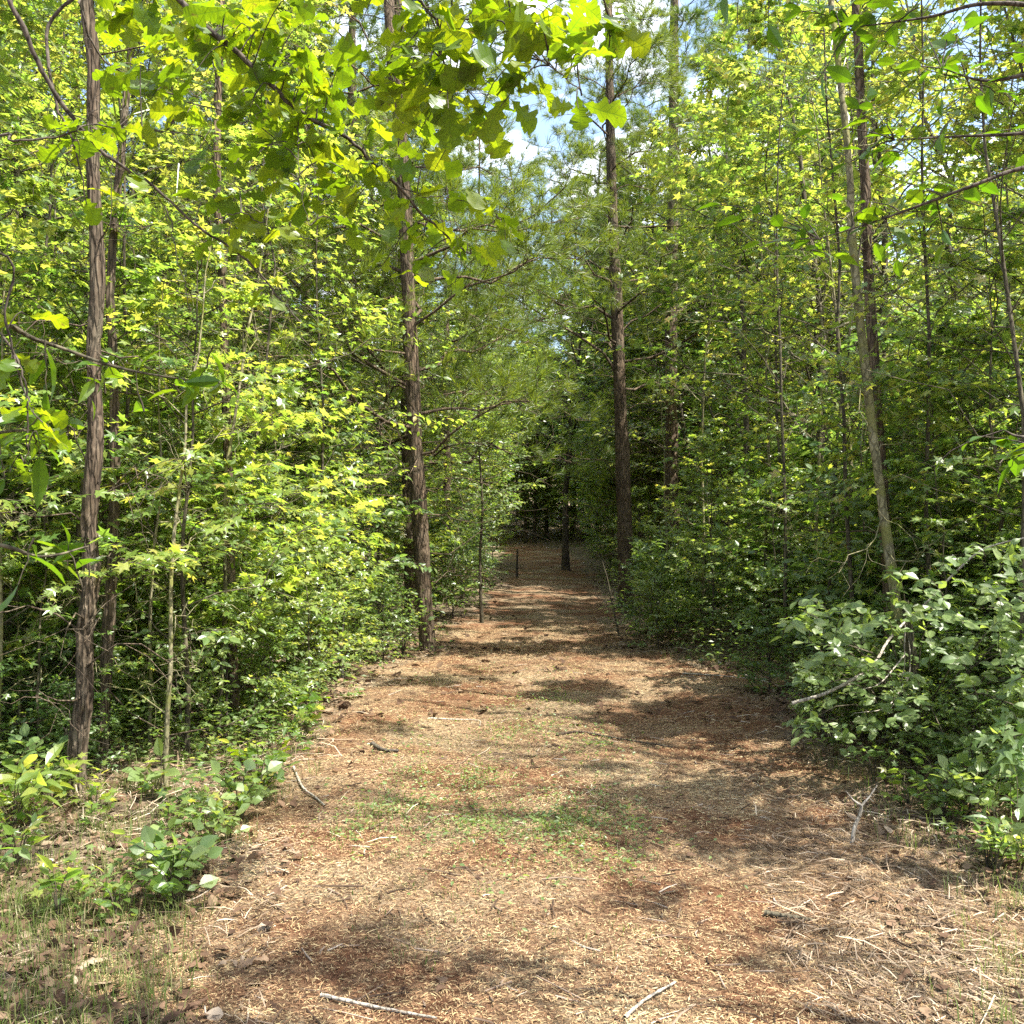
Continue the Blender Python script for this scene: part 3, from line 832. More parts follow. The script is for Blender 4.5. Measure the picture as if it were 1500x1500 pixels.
# ---- hero: pair of pines left of the trail
def hero_pine(label, pix, d, r0, r1, seed, top, n1, first, limb, tuft, dead=14, **kw):
    line = [P(px, py, d) for px, py in pix]
    base = np.array([line[0][0], line[0][1], h1(line[0][0], line[0][1])])
    line[0][2] = base[2] - .15
    line = ext(line, *top)
    w, c = pine(seed, line, r0, r1, n1, first, limb, tuft, base, dead, **kw)
    return build('pine_tree', label, 'pine', base, w, c, M['pine_bark'], M['needle'])
hero_pine('front pine of the close pair left of the trail, its lower trunk sunlit brown', [(628, 957), (621, 870), (615, 760), (608, 650), (602, 520), (597, 400), (592, 280), (582, 150), (572, 40)], 12.6, .108, .07, 31, (5, -.3, .5), 34, .30, 3.0, .85, 16, sides=40, step=.03)
hero_pine('rear pine of the close pair left of the trail, half hidden by the front trunk', [(605, 878), (602, 780), (599, 680), (596, 560), (592, 440), (590, 300)], 15.5, .125, .085, 32, (7, -.2, .5), 34, .33, 3.2, .8, 14, sides=36, step=.04)
hero_pine('tall straight pine standing at the right edge of the trail', [(917, 905), (916, 800), (913, 700), (909, 600), (905, 500), (901, 400), (897, 300), (894, 180), (892, 60)], 18, .15, .065, 33, (5, .0, .4), 36, .36, 3.1, .9, 26, sides=40, step=.04)
hero_pine('dark pine right behind the tall straight pine at the right edge of the trail', [(985, 860), (984, 670), (983, 500), (985, 350), (987, 150), (988, 0)], 21, .15, .08, 34, (5, .2, .4), 30, .38, 2.6, .95, 14, sides=28, step=.06)
fb = np.array([*P(829, 838, 29)[:2], 0]); fb[2] = h1(fb[0], fb[1])
fw, fc = broadleaf(78, 9, 2.6, DIAMOND, .15, .11, .30, 34, 9, 3, 5, base=fb)
build('dark_tree', 'very dark slim trunk at the far bend where the trail darkens', 'tree', fb, fw, fc, M['dark_twig'], M['forest_leaf'])
# ---- hero: leaning mossy trunk on the right and the dark one behind it
trunk_thing('leaning_tree', 'pale mossy leaning trunk in the thicket right of the trail', 'tree',
            [(1330, 985), (1312, 880), (1301, 800), (1290, 720), (1279, 640), (1270, 560), (1261, 480), (1253, 400), (1246, 320), (1240, 200)], 7.3, .040, .024, M['moss_bark'], 41, (2.5, -.2, .2), .10, 36, .03, 20, 12, .8, .3,
            top_crown(4.2, 26, 1.7, .10))
trunk_thing('dark_tree', 'dark rough trunk directly behind the pale mossy leaning trunk', 'tree',
            [(1306, 985), (1301, 860), (1293, 720), (1285, 600), (1277, 480), (1271, 380), (1266, 250)], 7.9, .046, .036, M['pine_bark'], 42, (4, -.1, .2), .2, 32, .03, 34, 12, .8, .3,
            top_crown(4.0, 30, 2.0, .10))

# ---- hero: overhanging oak whose trunk stands just outside on the left
def oak():
    rng = np.random.default_rng(50)
    base = np.array([-2.15, 1.7, h1(-2.15, 1.7)])
    wood, limb, crown = Geo(), Geo(), Geo()
    trunk = [base + np.array(q) for q in ([0, 0, -.15], [.03, .02, 1.0], [.06, .05, 2.0], [.05, .1, 3.0], [0, .1, 4.4], [-.05, .1, 5.6])]
    rough_trunk(wood, np.array(trunk) - base, .15, .08, 30, .04, .2, 30, 5, .3)
    def at(z): return np.array([base[0] + .06, base[1] + .06, base[2] + z])
    B = []
    def br(pix, r0, r1, root=None, n=40):
        pts = [P(*q) for q in pix]
        if root is not None: pts = [root] + pts
        c = smooth_line(pts, n)
        w = np.cumsum(rng.normal(0, .0022, (n, 3)), 0); w -= np.linspace(0, 1, n)[:, None] * w[-1]
        c = c + w
        B.append((c, r0, r1))
        knots = 1 + .12 * np.sin(np.arange(n) * 1.7) * rng.uniform(.3, 1, n)
        limb.add(*tubes((c - base)[None], (np.linspace(r0 * .62, r1 * .8, n) * knots)[None], 7))
        return c
    br([(150, -180, 2.2), (225, -60, 2.45), (285, 15, 2.5), (370, 95, 2.5), (440, 165, 2.55), (510, 203, 2.6), (585, 275, 2.65), (640, 330, 2.7), (690, 372, 2.7)], .017, .003, at(2.6), 70)
    br([(-60, -80, 2.25), (20, 10, 2.3), (70, 110, 2.35), (130, 190, 2.4), (165, 225, 2.4), (220, 270, 2.45), (300, 330, 2.5), (350, 365, 2.55), (400, 420, 2.6), (440, 472, 2.6)], .012, .002, at(2.1), 70)
    br([(110, -60, 2.5), (73, 30, 2.6), (72, 100, 2.6), (85, 160, 2.6), (100, 195, 2.6), (115, 240, 2.62), (127, 300, 2.65)], .010, .002, at(2.5))
    br([(-60, 210, 2.3), (20, 204, 2.3), (90, 200, 2.35), (130, 185, 2.4), (200, 190, 2.45), (290, 198, 2.5)], .006, .0015, at(1.9))
    br([(90, -90, 2.7), (112, 10, 2.7), (130, 60, 2.75), (165, 100, 2.8), (270, 145, 2.8), (370, 180, 2.8), (410, 210, 2.8)], .007, .0015, at(2.8))
    br([(420, -260, 2.0), (520, -120, 2.05), (590, -30, 2.1), (628, 15, 2.1), (645, 45, 2.1), (650, 90, 2.12), (662, 125, 2.15)], .010, .002, at(3.0))
    br([(640, -160, 2.0), (760, -80, 2.05), (860, -40, 2.2), (884, 20, 2.3), (892, 70, 2.35)], .009, .002, at(3.1))
    br([(628, 15, 2.1), (655, 28, 2.1), (710, 28, 2.1), (770, 60, 2.05), (830, 110, 1.95), (852, 140, 1.9)], .004, .0012)
    br([(437, 165, 2.55), (437, 210, 2.52), (441, 280, 2.5), (455, 330, 2.5)], .0028, .001)
    br([(318, 105, 2.8), (312, 150, 2.78), (300, 205, 2.75), (280, 275, 2.72)], .0028, .001)
    br([(585, 275, 2.65), (630, 290, 2.6), (690, 300, 2.58), (735, 322, 2.55)], .0028, .001)
    br([(240, 300, 2.5), (262, 380, 2.5), (285, 470, 2.52)], .003, .001)
    br([(300, 330, 2.5), (350, 315, 2.5), (400, 330, 2.5), (470, 355, 2.5)], .003, .001)
    br([(-60, 360, 2.1), (0, 470, 2.15), (30, 560, 2.2), (52, 600, 2.2), (80, 632, 2.2)], .006, .0015, at(1.7))
    br([(-40, 440, 2.2), (15, 500, 2.2), (45, 570, 2.2), (46, 640, 2.2), (36, 680, 2.2)], .005, .0015)
    allp = np.concatenate([b[0] for b in B])
    clusters = [(520, 30, 2.1), (560, 85, 2.1), (600, 25, 2.0), (640, 85, 2.0), (680, 40, 2.0), (722, 62, 2.0), (760, 30, 2.0), (800, 62, 1.95), (832, 112, 1.9), (862, 80, 1.95), (850, 165, 1.85), (780, 112, 1.95), (742, 152, 2.0), (700, 132, 2.0), (660, 160, 2.05), (620, 150, 2.1), (580, 150, 2.2), (540, 175, 2.3), (900, 38, 2.3), (612, 205, 2.3), (660, 205, 2.2), (715, 195, 2.15), (880, 60, 2.3),
                (560, 235, 2.6), (620, 252, 2.6), (660, 285, 2.6), (700, 303, 2.55), (742, 345, 2.5), (722, 322, 2.5), (682, 372, 2.65), (640, 402, 2.7), (620, 352, 2.7), (580, 332, 2.7), (540, 302, 2.65), (500, 268, 2.6), (460, 290, 2.55), (420, 280, 2.55), (352, 290, 2.55), (330, 262, 2.6), (380, 243, 2.6), (400, 312, 2.55), (480, 222, 2.6), (440, 122, 2.5), (330, 62, 2.6), (310, 90, 2.6), (362, 52, 2.6), (402, 40, 2.55), (452, 30, 2.5), (480, 72, 2.5), (235, 130, 2.7), (225, 150, 2.7), (275, 165, 2.7), (300, 300, 2.55), (462, 235, 2.6), (345, 335, 2.55), (560, 180, 2.5), (600, 300, 2.65), (430, 350, 2.55), (500, 340, 2.6), (560, 390, 2.7), (600, 420, 2.75),
                (20, 540, 2.2), (30, 610, 2.15), (60, 650, 2.2), (20, 690, 2.2), (40, 480, 2.2), (190, 15, 2.5), (330, 10, 2.4), (430, -10, 2.3), (500, -20, 2.2), (560, -20, 2.1), (660, -20, 2.0), (740, -10, 2.0), (820, 0, 2.0), (700, 90, 1.95), (600, 110, 2.1), (790, 20, 1.9), (640, 20, 1.95), (840, 40, 1.95), (545, 130, 2.2), (590, 60, 2.0), (665, 115, 2.0), (755, 85, 1.95)]
    rc = np.random.default_rng(51)
    for k in range(34):
        px = rc.uniform(170, 520); py = rc.uniform(-20, 120) + max(0, (px - 240)) * .62 * rc.uniform(.2, 1.25)
        clusters.append((px, py, rc.uniform(2.45, 2.8)))
    for k in range(6):
        clusters.append((rc.uniform(520, 860), rc.uniform(-20, 170), rc.uniform(1.95, 2.3)))
    tw, pp, DD, NN = [], [], [], []
    for (px, py, d) in clusters:
        c = P(px, py, d)
        j = np.argmin(np.linalg.norm(allp - c, axis=1)); a = allp[j]
        u = np.linspace(0, 1, 6)[:, None]
        t = a + (c - a) * u + np.array([0, 0, .03]) * np.sin(u * PI) + np.cumsum(rng.normal(0, .004, (6, 3)), 0) * u
        tw.append(t)
        n = rng.integers(3, 6) if (py > 215 or px < 500) else rng.integers(3, 6)
        a0 = rng.uniform(0, 6.28)
        dirc = unit((c - a)[None])[0] if np.linalg.norm(c - a) > .02 else unit(rng.normal(0, 1, 3))
        for q in range(n):
            pp.append(t[-1] + (t[-3] - t[-1]) * rng.uniform(0, 1.2))
            aa = a0 + q * 2.0 + rng.normal(0, .35)
            v = unit(dirc * .35 + np.array([math.cos(aa), math.sin(aa), rng.normal(-.2, .25)]))
            DD.append(v); NN.append(unit(np.array([rng.normal(0, .45), rng.normal(.5, .5), 1.0])))
    # thinner leaves along the limbs themselves
    for c, r0, r1 in B[:7]:
        n = 8
        s = rng.integers(len(c) // 2, len(c), n)
        for q in s:
            pp.append(c[q]); DD.append(unit(rng.normal(0, 1, 3) * np.array([1, 1, .4]) - np.array([0, 0, .3]))); NN.append(unit(np.array([rng.normal(0, .4), rng.normal(.5, .4), 1.0])))
    tw = np.array(tw) - base
    limb.add(*tubes(tw, np.full((len(tw), 1), .0016) * np.linspace(1.2, .6, 6)[None], 4))
    # side twigs: bare fine ones
    for c, r0, r1 in B[:7]:
        b2, _, _, _ = sprout(rng, (c - base)[None], 9, .3, .98, np.full(9, .16), (35, 70), .3, .02, .1, 6, .12)
        limb.add(*tubes(b2, np.full((9, 1), .0014) * np.linspace(1, .5, 6)[None], 3))
    pp, DD, NN = np.array(pp), np.array(DD), np.array(NN)
    sz = rng.uniform(.045, .098, len(pp))
    kk = rng.integers(0, 8, len(pp))
    for q in range(8):
        s = kk == q
        put_leaves(crown, OAKS[q], pp[s] - base + DD[s] * .01, DD[s], NN[s], sz[s], rng.uniform(0, 1, s.sum()))
    t = build('oak_tree', 'oak reaching dark limbs with large lobed backlit leaves over the trail entrance', 'oak', base, wood, crown, M['grey_bark'], M['oak_leaf'])
    link('limb', limb.mesh('limb', M['dark_twig']), t)
oak()

# ---- saplings whose stems stand outside but reach into the frame
def reach_sapling(name, label, cat, base_xy, height, stems, sprays, tmpl, size, lm, seed, per=(5, 8), r=.012, wm='grey_bark', tilt=.35, twig=.10):
    """stems: pixel polylines leaving the trunk; sprays: (px,py,d) leaf sprays"""
    rng = np.random.default_rng(seed)
    base = np.array([base_xy[0], base_xy[1], h1(*base_xy)])
    wood, crown = Geo(), Geo()
    k = 14
    u = np.linspace(0, 1, k)
    tr = np.stack([np.cumsum(rng.normal(0, .012, k)) * u, np.cumsum(rng.normal(0, .012, k)) * u, u * height - .1], -1)
    wood.add(*tubes(tr[None], (r * (1.15 - .85 * u))[None], 9))
    pts = [tr + base]
    for st in stems:
        q = [P(*w) for w in st]
        j = np.argmin(np.abs(tr[:, 2] + base[2] - (q[0][2] - .1)))
        c = smooth_line([tr[j] + base] + q, 30)
        wood.add(*tubes((c - base)[None], np.linspace(r * .6, .0016, 30)[None], 6)); pts.append(c)
    allp = np.concatenate(pts)
    tw = []
    for (px, py, d) in sprays:
        c = P(px, py, d)
        j = np.argmin(np.linalg.norm(allp - c, axis=1)); a = allp[j]
        v = c - a; ln = np.linalg.norm(v)
        if ln < twig: a = c - unit(v[None] + rng.normal(0, .05, 3) + np.array([0, 0, .02]))[0] * twig
        w = np.linspace(0, 1, 6)[:, None]
        tw.append(a + (c - a) * w + np.array([0, 0, .05 * max(ln, .1)]) * np.sin(w * PI) + np.cumsum(rng.normal(0, .006, (6, 3)), 0) * w)
    tw = np.array(tw) - base
    wood.add(*tubes(tw, np.full((len(tw), 1), .0022) * np.linspace(1.1, .5, 6)[None], 4))
    for t in tw:
        ln = np.linalg.norm(t[-1] - t[0])
        s0 = max(0.0, 1 - .35 / ln)
        leaf_out(rng, crown, tmpl, t[None], int(rng.integers(*per)), s0, size, 60, .15, tilt)
    return build(name, label, cat, base, wood, crown, M[wm], M[lm])

reach_sapling('young_hickory', 'young tree with long narrow drooping leaves reaching in at the left edge', 'sapling', (-1.75, 2.1), 3.2,
              [[(-60, 470, 2.2), (60, 500, 2.3), (180, 540, 2.35), (300, 560, 2.4)], [(-40, 640, 2.2), (60, 630, 2.3)], [(-60, 800, 2.2), (60, 815, 2.3), (130, 800, 2.4)]],
              [(150, 520, 2.35), (190, 545, 2.35), (130, 590, 2.35), (235, 550, 2.4), (290, 555, 2.4), (320, 560, 2.4), (60, 560, 2.3), (100, 600, 2.3), (20, 640, 2.25), (30, 848, 2.2), (100, 812, 2.4), (130, 785, 2.45), (60, 690, 2.3), (10, 700, 2.2)], LANCE, .105, 'oak_leaf', 61, (3, 5), .014)
reach_sapling('sweetgum_sapling', 'sapling with layered star shaped bright leaves low at the right edge', 'sapling', (2.75, 4.6), 1.9,
              [[(1560, 950, 4.5), (1500, 990, 4.4)], [(1560, 1060, 4.4), (1480, 1080, 4.3)], [(1560, 860, 4.6), (1500, 880, 4.5)]],
              [(1450, 1025, 4.5), (1480, 1040, 4.4), (1440, 1075, 4.4), (1470, 1085, 4.3), (1495, 1070, 4.3), (1440, 1110, 4.4), (1465, 1120, 4.3), (1490, 1125, 4.3), (1460, 1180, 4.3), (1485, 1185, 4.3), (1480, 1000, 4.5), (1495, 970, 4.5), (1500, 1150, 4.3), (1460, 1150, 4.3), (1500, 1200, 4.2), (1475, 1060, 4.4)], STAR, .085, 'pale_leaf', 62, (4, 7), .014)
reach_sapling('hickory_tree', 'tree at the right edge holding large olive leaves out over the thicket', 'tree', (2.5, 2.5), 4.6,
              [[(1600, 240, 2.9), (1500, 246, 2.9), (1430, 270, 2.9), (1350, 300, 2.95), (1280, 325, 3.0), (1200, 350, 3.05)], [(1600, 180, 2.8), (1500, 195, 2.8), (1400, 200, 2.85), (1310, 205, 2.9)], [(1600, 90, 2.7), (1500, 110, 2.7), (1440, 118, 2.75), (1380, 100, 2.8)], [(1650, -160, 2.6), (1450, -150, 2.65), (1300, -140, 2.7), (1180, -110, 2.75), (1080, -80, 2.8)], [(1600, 20, 2.6), (1450, 5, 2.6), (1360, 25, 2.7), (1250, 40, 2.75)], [(1600, 640, 2.6), (1500, 640, 2.6), (1470, 630, 2.6)]],
              [(1490, 655, 2.6), (1470, 640, 2.6), (1400, 672, 2.7), (1495, 685, 2.6)] + [(1190 + (k * 61) % 320, 10 + (k * 47) % 290, 2.75 + .05 * (k % 7)) for k in range(30)] + [(1060 + 32 * k, 290 + (k * 37) % 100, 3.05) for k in range(12)] + [(1040 + (k * 67) % 290, -230 + (k * 53) % 270, 2.7 + .04 * (k % 6)) for k in range(26)], OVATE, .08, 'oak_leaf', 63, (3, 5), .016, 'dark_twig')

# ---- shrub with pale arching branch at the right
def arch_shrub():
    rng = np.random.default_rng(66)
    base = np.array([*P(1335, 1040, 6.6)[:2], 0]); base[2] = h1(base[0], base[1])
    wood, crown, pale = Geo(), Geo(), Geo()
    line = [P(1335, 1060, 6.6), P(1338, 1000, 6.6), P(1332, 930, 6.55), P(1326, 880, 6.5)]
    rough_trunk(wood, np.array(line) - base, .055, .02, 18, .03, .2, 30, 6, .3)
    arcs = [[(1160, 1030, 6.0), (1215, 1013, 6.0), (1275, 978, 6.1), (1300, 940, 6.2), (1325, 912, 6.3), (1360, 880, 6.3), (1400, 838, 6.2), (1440, 805, 6.1), (1500, 788, 6.0), (1560, 780, 5.9)],
            [(1326, 915, 6.3), (1325, 950, 6.3), (1325, 975, 6.3), (1318, 1010, 6.3)], [(1326, 915, 6.3), (1333, 960, 6.3), (1328, 1000, 6.3), (1300, 1045, 6.2)],
            [(1325, 960, 6.3), (1290, 1000, 6.1), (1262, 1010, 6.0)], [(1330, 990, 6.3), (1300, 1035, 6.1), (1250, 1045, 5.9)]]
    for k, a in enumerate(arcs):
        c = smooth_line([P(*q) for q in a], 40 if k == 0 else 16)
        pale.add(*tubes((c - base)[None], np.linspace(.011 if k == 0 else .005, .004 if k == 0 else .002, len(c))[None], 6))
    tw = []
    for k in range(250):
        px, py = rng.uniform(1160, 1590), 0
        py = rng.uniform(835, 1090) if px > 1290 else rng.uniform(880, 1080)
        if px > 1400: py = rng.uniform(800, 1130)
        d = rng.uniform(4.9, 6.9) if px > 1380 else rng.uniform(5.5, 6.9)
        c = P(px, py, d)
        a = c + np.array([rng.normal(.12, .12), rng.normal(.15, .1), rng.uniform(-.18, -.02)])
        u = np.linspace(0, 1, 6)[:, None]
        tw.append(a + (c - a) * u + np.array([0, 0, .05]) * np.sin(u * PI))
    tw = np.array(tw) - base
    # join the sprays to the stool
    st = np.array([smooth_line([np.array([0, 0, .0]) + rng.normal(0, .02, 3), t[0] * .5 + np.array([0, 0, .25]), t[0]], 7) for t in tw[::6]])
    wood.add(*tubes(st, np.full((len(st), 1), .006) * np.linspace(1.2, .5, 7)[None], 4))
    wood.add(*tubes(tw, np.full((len(tw), 1), .0025) * np.linspace(1, .5, 6)[None], 3))
    leaf_out(rng, crown, ROUND, tw[::2], 9, .0, .07, 60, .1, .38); leaf_out(rng, crown, OVATE, tw[1::2], 9, .0, .085, 60, .1, .38)
    t = build('leafy_shrub', 'shrub with pale broad leaves and a grey arching branch right of the trail', 'shrub', base, wood, crown, M['grey_bark'], M['pale_leaf'])
    link('branch', pale.mesh('branch', M['pale_twig']), t)
arch_shrub()

# ------------------------------------------------------------------ the wood on both sides: saplings, shrubs and trees
def zone(x, y):
    side = 'left' if x < 0.6 else 'right'
    if y < 9: return side, 'near'
    if y < 17: return side, 'middle'
    return side, 'deep'
WHERE = {('left', 'near'): 'near the shaggy left trunk', ('left', 'middle'): 'beside the pine pair',
         ('left', 'deep'): 'far behind the pine pair', ('right', 'near'): 'before the mossy leaning trunk',
         ('right', 'middle'): 'behind the mossy leaning trunk', ('right', 'deep'): 'far behind the right edge pine'}

def kindset(name, cat, desc, protos):
    """place copies of the prototypes; the first use moves the prototype itself"""
    used = [False] * len(protos)
    def put(k, x, y, s, rz):
        z = h1(x, y) - .02
        w = WHERE[zone(x, y)]
        lab = f'{desc} {w}'; grp = f'{desc} {w}'
        r = protos[k]
        if not used[k]:
            used[k] = True
            r.location = (x, y, z); r.rotation_euler = (0, 0, rz); r.scale = (s, s, s)
            r['label'] = lab; r['group'] = grp
        else:
            dup(r, (x, y, z), rz, s, lab, grp)
    return put

def protos(name, cat, n, maker, wm, lm):
    out = []
    for k in range(n):
        w, c = maker(k)
        out.append(build(name, '', cat, (0, 0, 0), w, c, M[wm], M[lm]))
    return out

star_sap = kindset('sweetgum_sapling', 'sapling', 'slim sapling with star shaped leaves',
                   protos('sweetgum_sapling', 'sapling', 4, lambda k: broadleaf(100 + k, 2.6, .85, STAR, (.085, .06, .07, .055)[k], .014, .15, 17, 8, 0, 10, up=.15, flat=.85), 'grey_bark', 'gum_leaf'))
green_sap = kindset('green_sapling', 'sapling', 'slim sapling with oval green leaves',
                    protos('green_sapling', 'sapling', 4, lambda k: broadleaf(120 + k, 2.8, .9, OVATE, (.07, .05, .06, .08)[k], .014, .12, 20, 9, 0, 10, up=.12, flat=.85), 'grey_bark', 'green_leaf'))
shrub = kindset('leafy_shrub', 'shrub', 'low bushy shrub with small oval leaves',
                protos('leafy_shrub', 'shrub', 4, lambda k: broadleaf(140 + k, 1.15, .65, OVATE, .055, .012, .05, 20, 8, 0, 10, up=.5, flat=.6), 'dark_twig', 'green_leaf'))
def bare_stem(k):
    rng = np.random.default_rng(160 + k)
    w = Geo(); n = 14; u = np.linspace(0, 1, n); h = 4.5
    tr = np.stack([np.cumsum(rng.normal(0, .05, n)) * u, np.cumsum(rng.normal(0, .05, n)) * u, u * h - .1], -1)[None]
    w.add(*tubes(tr, (.022 * (1 - .85 * u))[None], 7))
    l1, L1, _, _ = sprout(rng, tr, 14, .12, .98, lambda s, i: .8 - .4 * s, (50, 85), 0, .2, .1, 7, .09)
    w.add(*tubes(l1, np.full((len(l1), 1), .006) * np.linspace(1, .3, 7)[None], 4))
    l2, _, _, _ = sprout(rng, l1, 7, .2, .98, lambda s, i: L1[i] * .45, (30, 70), .2, .1, .1, 5, .1)
    w.add(*tubes(l2, np.full((len(l2), 1), .003) * np.linspace(1, .4, 5)[None], 3))
    c = Geo(); leaf_out(rng, c, OVATE, l2[::6], 4, .3, .06)
    return w, c
stem = kindset('bare_sapling', 'sapling', 'thin mostly bare grey stem with wiry twigs', protos('bare_sapling', 'sapling', 3, bare_stem, 'moss_bark', 'green_leaf'))
mid_tree = kindset('broadleaf_tree', 'tree', 'slender tree with a loose light crown',
                   protos('broadleaf_tree', 'tree', 4, lambda k: broadleaf(180 + k, 9.0, 2.2, (STAR, DIAMOND, STAR, DIAMOND)[k], .115, .085, .16, 34, 9, 3, 5, flat=.7), 'grey_bark', 'forest_leaf'))
far_tree = kindset('forest_tree', 'tree', 'tall leafy forest tree with a full crown',
                   protos('forest_tree', 'tree', 3, lambda k: broadleaf(200 + k, 13.0, 3.2, DIAMOND, .22, .13, .10, 44, 10, 3, 5, flat=.65), 'grey_bark', 'forest_leaf'))
def pine_proto(k):
    rng = np.random.default_rng(220 + k)
    n = 8; u = np.linspace(0, 1, n); h = 15.0
    line = np.stack([np.cumsum(rng.normal(0, .09, n)) * u, np.cumsum(rng.normal(0, .09, n)) * u, u * h - .2], -1)
    return pine(230 + k, line, .15, .03, 34, .35, 2.6, .8, (0, 0, 0), 18, sides=14, step=.12, per=18, nlen=.2, width=.006)
far_pine = kindset('pine_tree', 'pine', 'tall thin pine with open needle crown', protos('pine_tree', 'pine', 3, pine_proto, 'pine_bark', 'needle'))

rng = np.random.default_rng(7)
# unique trees near the trail; crowns pruned to place sun and shade on it, some out of view
for k, (x, y, h, cr, tm, sz, lm) in enumerate([(4.6, 8.2, 8, 1.9, STAR, .085, 'gum_leaf'), (5.8, 10.2, 9, 2.2, STAR, .11, 'gum_leaf'), (4.1, 12.6, 9, 2.1, STAR, .11, 'gum_leaf'),
                                               (6.6, 13.2, 10, 2.4, OVATE, .10, 'forest_leaf'), (3.9, 15.8, 9, 2.0, STAR, .12, 'gum_leaf'), (5.4, 17.2, 11, 2.6, STAR, .13, 'forest_leaf'),
                                               (7.6, 9.4, 10, 2.3, STAR, .11, 'gum_leaf'), (4.0, 21.5, 11, 2.3, OVATE, .12, 'forest_leaf'), (5.9, 22.5, 12, 2.6, STAR, .14, 'forest_leaf'),
                                               (5.4, 6.2, 9, 2.0, STAR, .085, 'gum_leaf'), (6.6, 6.6, 9, 2.2, OVATE, .10, 'gum_leaf'),
                                               (3.6, 3.7, 10, 2.7, STAR, .075, 'gum_leaf'), (3.9, 5.0, 9, 2.2, OVATE, .085, 'gum_leaf'), (4.8, 5.2, 10.5, 2.5, STAR, .075, 'gum_leaf'), (4.3, 4.0, 9.5, 2.4, STAR, .075, 'gum_leaf'), (2.9, 1.9, 9.5, 2.4, STAR, .075, 'gum_leaf'), (3.3, 1.3, 10.5, 2.6, OVATE, .09, 'gum_leaf'), (3.3, 6.3, 6.6, 1.7, STAR, .075, 'gum_leaf'), (4.2, 5.9, 6.4, 1.7, STAR, .07, 'gum_leaf'), (2.9, 8.3, 7.2, 1.6, STAR, .075, 'gum_leaf'), (3.0, 10.8, 8.1, 1.7, STAR, .085, 'gum_leaf'), (3.3, 7.6, 7.0, 1.5, STAR, .075, 'gum_leaf'), (4.0, 6.9, 7.5, 1.6, STAR, .075, 'gum_leaf'), (3.1, 9.6, 7.5, 1.5, STAR, .085, 'gum_leaf'), (4.9, 9.4, 8, 1.7, OVATE, .10, 'gum_leaf'), (3.3, 12.0, 8, 1.6, STAR, .085, 'gum_leaf'),
                                               (-3.0, 7.3, 6.0, 1.4, STAR, .07, 'gum_leaf'), (-2.5, 9.0, 6.5, 1.4, STAR, .075, 'gum_leaf'), (-3.7, 6.0, 6.0, 1.5, STAR, .07, 'gum_leaf'), (-2.1, 10.6, 6.5, 1.35, OVATE, .09, 'gum_leaf'), (-3.2, 9.9, 7.5, 1.6, STAR, .09, 'forest_leaf'), (-2.0, 14.4, 7, 1.4, STAR, .085, 'gum_leaf'), (-4.3, 8.6, 8, 1.9, STAR, .085, 'gum_leaf'), (-3.4, 11.6, 8.5, 1.9, STAR, .10, 'forest_leaf'), (-5.6, 11.0, 9, 2.2, OVATE, .10, 'gum_leaf'),
                                               (-4.2, 15.0, 10, 2.2, STAR, .12, 'gum_leaf'), (-2.9, 17.8, 9, 1.9, OVATE, .11, 'forest_leaf'), (-6.4, 15.5, 11, 2.6, STAR, .13, 'forest_leaf'),
                                               (-3.2, 22.5, 11, 2.3, STAR, .13, 'forest_leaf'), (-4.1, 6.4, 7, 1.7, STAR, .075, 'gum_leaf')]):
    base = np.array([x, y, h1(x, y) - .03])
    w, c = broadleaf(300 + k, h, cr, tm, sz, .022 if h < 8.2 else .07, (.26 if x == 4.3 else .5) if y < 5.3 else (.24 if (x > 0 and h < 8.2) else .14), 34, 9, 3, 5, base=base, cull=cull_tall, lean=((-.04 if x > 0 else .04), 0), flat=.7, rshift=.08 if x > 0 else 0)
    side, dp = zone(x, y)
    d = 'broadleaf tree with a bright layered crown ' + WHERE[(side, dp)]
    build('broadleaf_tree', d, 'tree', base, w, c, M['grey_bark'], M[lm], d)

def outside(x, y, m): return (x < path_l(y) - m) or (x > path_r(y) + m)
def fill(put, n, nk, y0, y1, marg, smin, smax, xmax=.62, gapok=True, xlim=None, side=0):
    c = 0; tries = 0
    pts = []
    while c < n and tries < n * 40:
        tries += 1
        y = math.exp(rng.uniform(math.log(y0), math.log(y1)))
        x = rng.uniform(-1, 1) * (xmax * y + .6)
        if side and x * side < 0: continue
        if not outside(x, y, marg): continue
        if xlim and xlim(x, y): continue
        if any((x - a) ** 2 + (y - b) ** 2 < (.16 + .02 * y) ** 2 for a, b in pts): continue
        pts.append((x, y)); c += 1
        put(int(rng.integers(nk)), x, y, rng.uniform(smin, smax), rng.uniform(0, 6.28))

near_block = lambda x, y: (x < 0 and y < 6.4 and x > -3.2) or (x > 0 and y < 7.0 and x < 4.8)
fill(star_sap, 26, 4, 6.0, 13, .75, .7, 1.6, side=-1, xlim=near_block)
fill(green_sap, 26, 4, 6.5, 13, .7, .6, 1.6, side=-1, xlim=near_block)
fill(star_sap, 24, 4, 6.5, 14, .9, .8, 1.6, side=1, xlim=near_block)
fill(green_sap, 40, 4, 6.0, 14, .65, .7, 1.6, side=1, xlim=near_block)
fill(star_sap, 24, 4, 12, 30, .7, .8, 1.6)
fill(green_sap, 30, 4, 12, 30, .7, .8, 1.6)
fill(shrub, 34, 4, 6.0, 14, .45, .5, 1.1, side=-1, xlim=near_block)
fill(shrub, 50, 4, 5.6, 16, .3, .7, 1.4, side=1, xlim=near_block)
fill(shrub, 74, 4, 13, 36, .1, .8, 1.5, .4)
fill(stem, 46, 3, 7, 30, .6, .6, 1.5, xlim=near_block)
fill(mid_tree, 26, 4, 13, 26, 2.6, .8, 1.15, .75, xlim=lambda x, y: abs(x) < 3.2 + .1 * y)
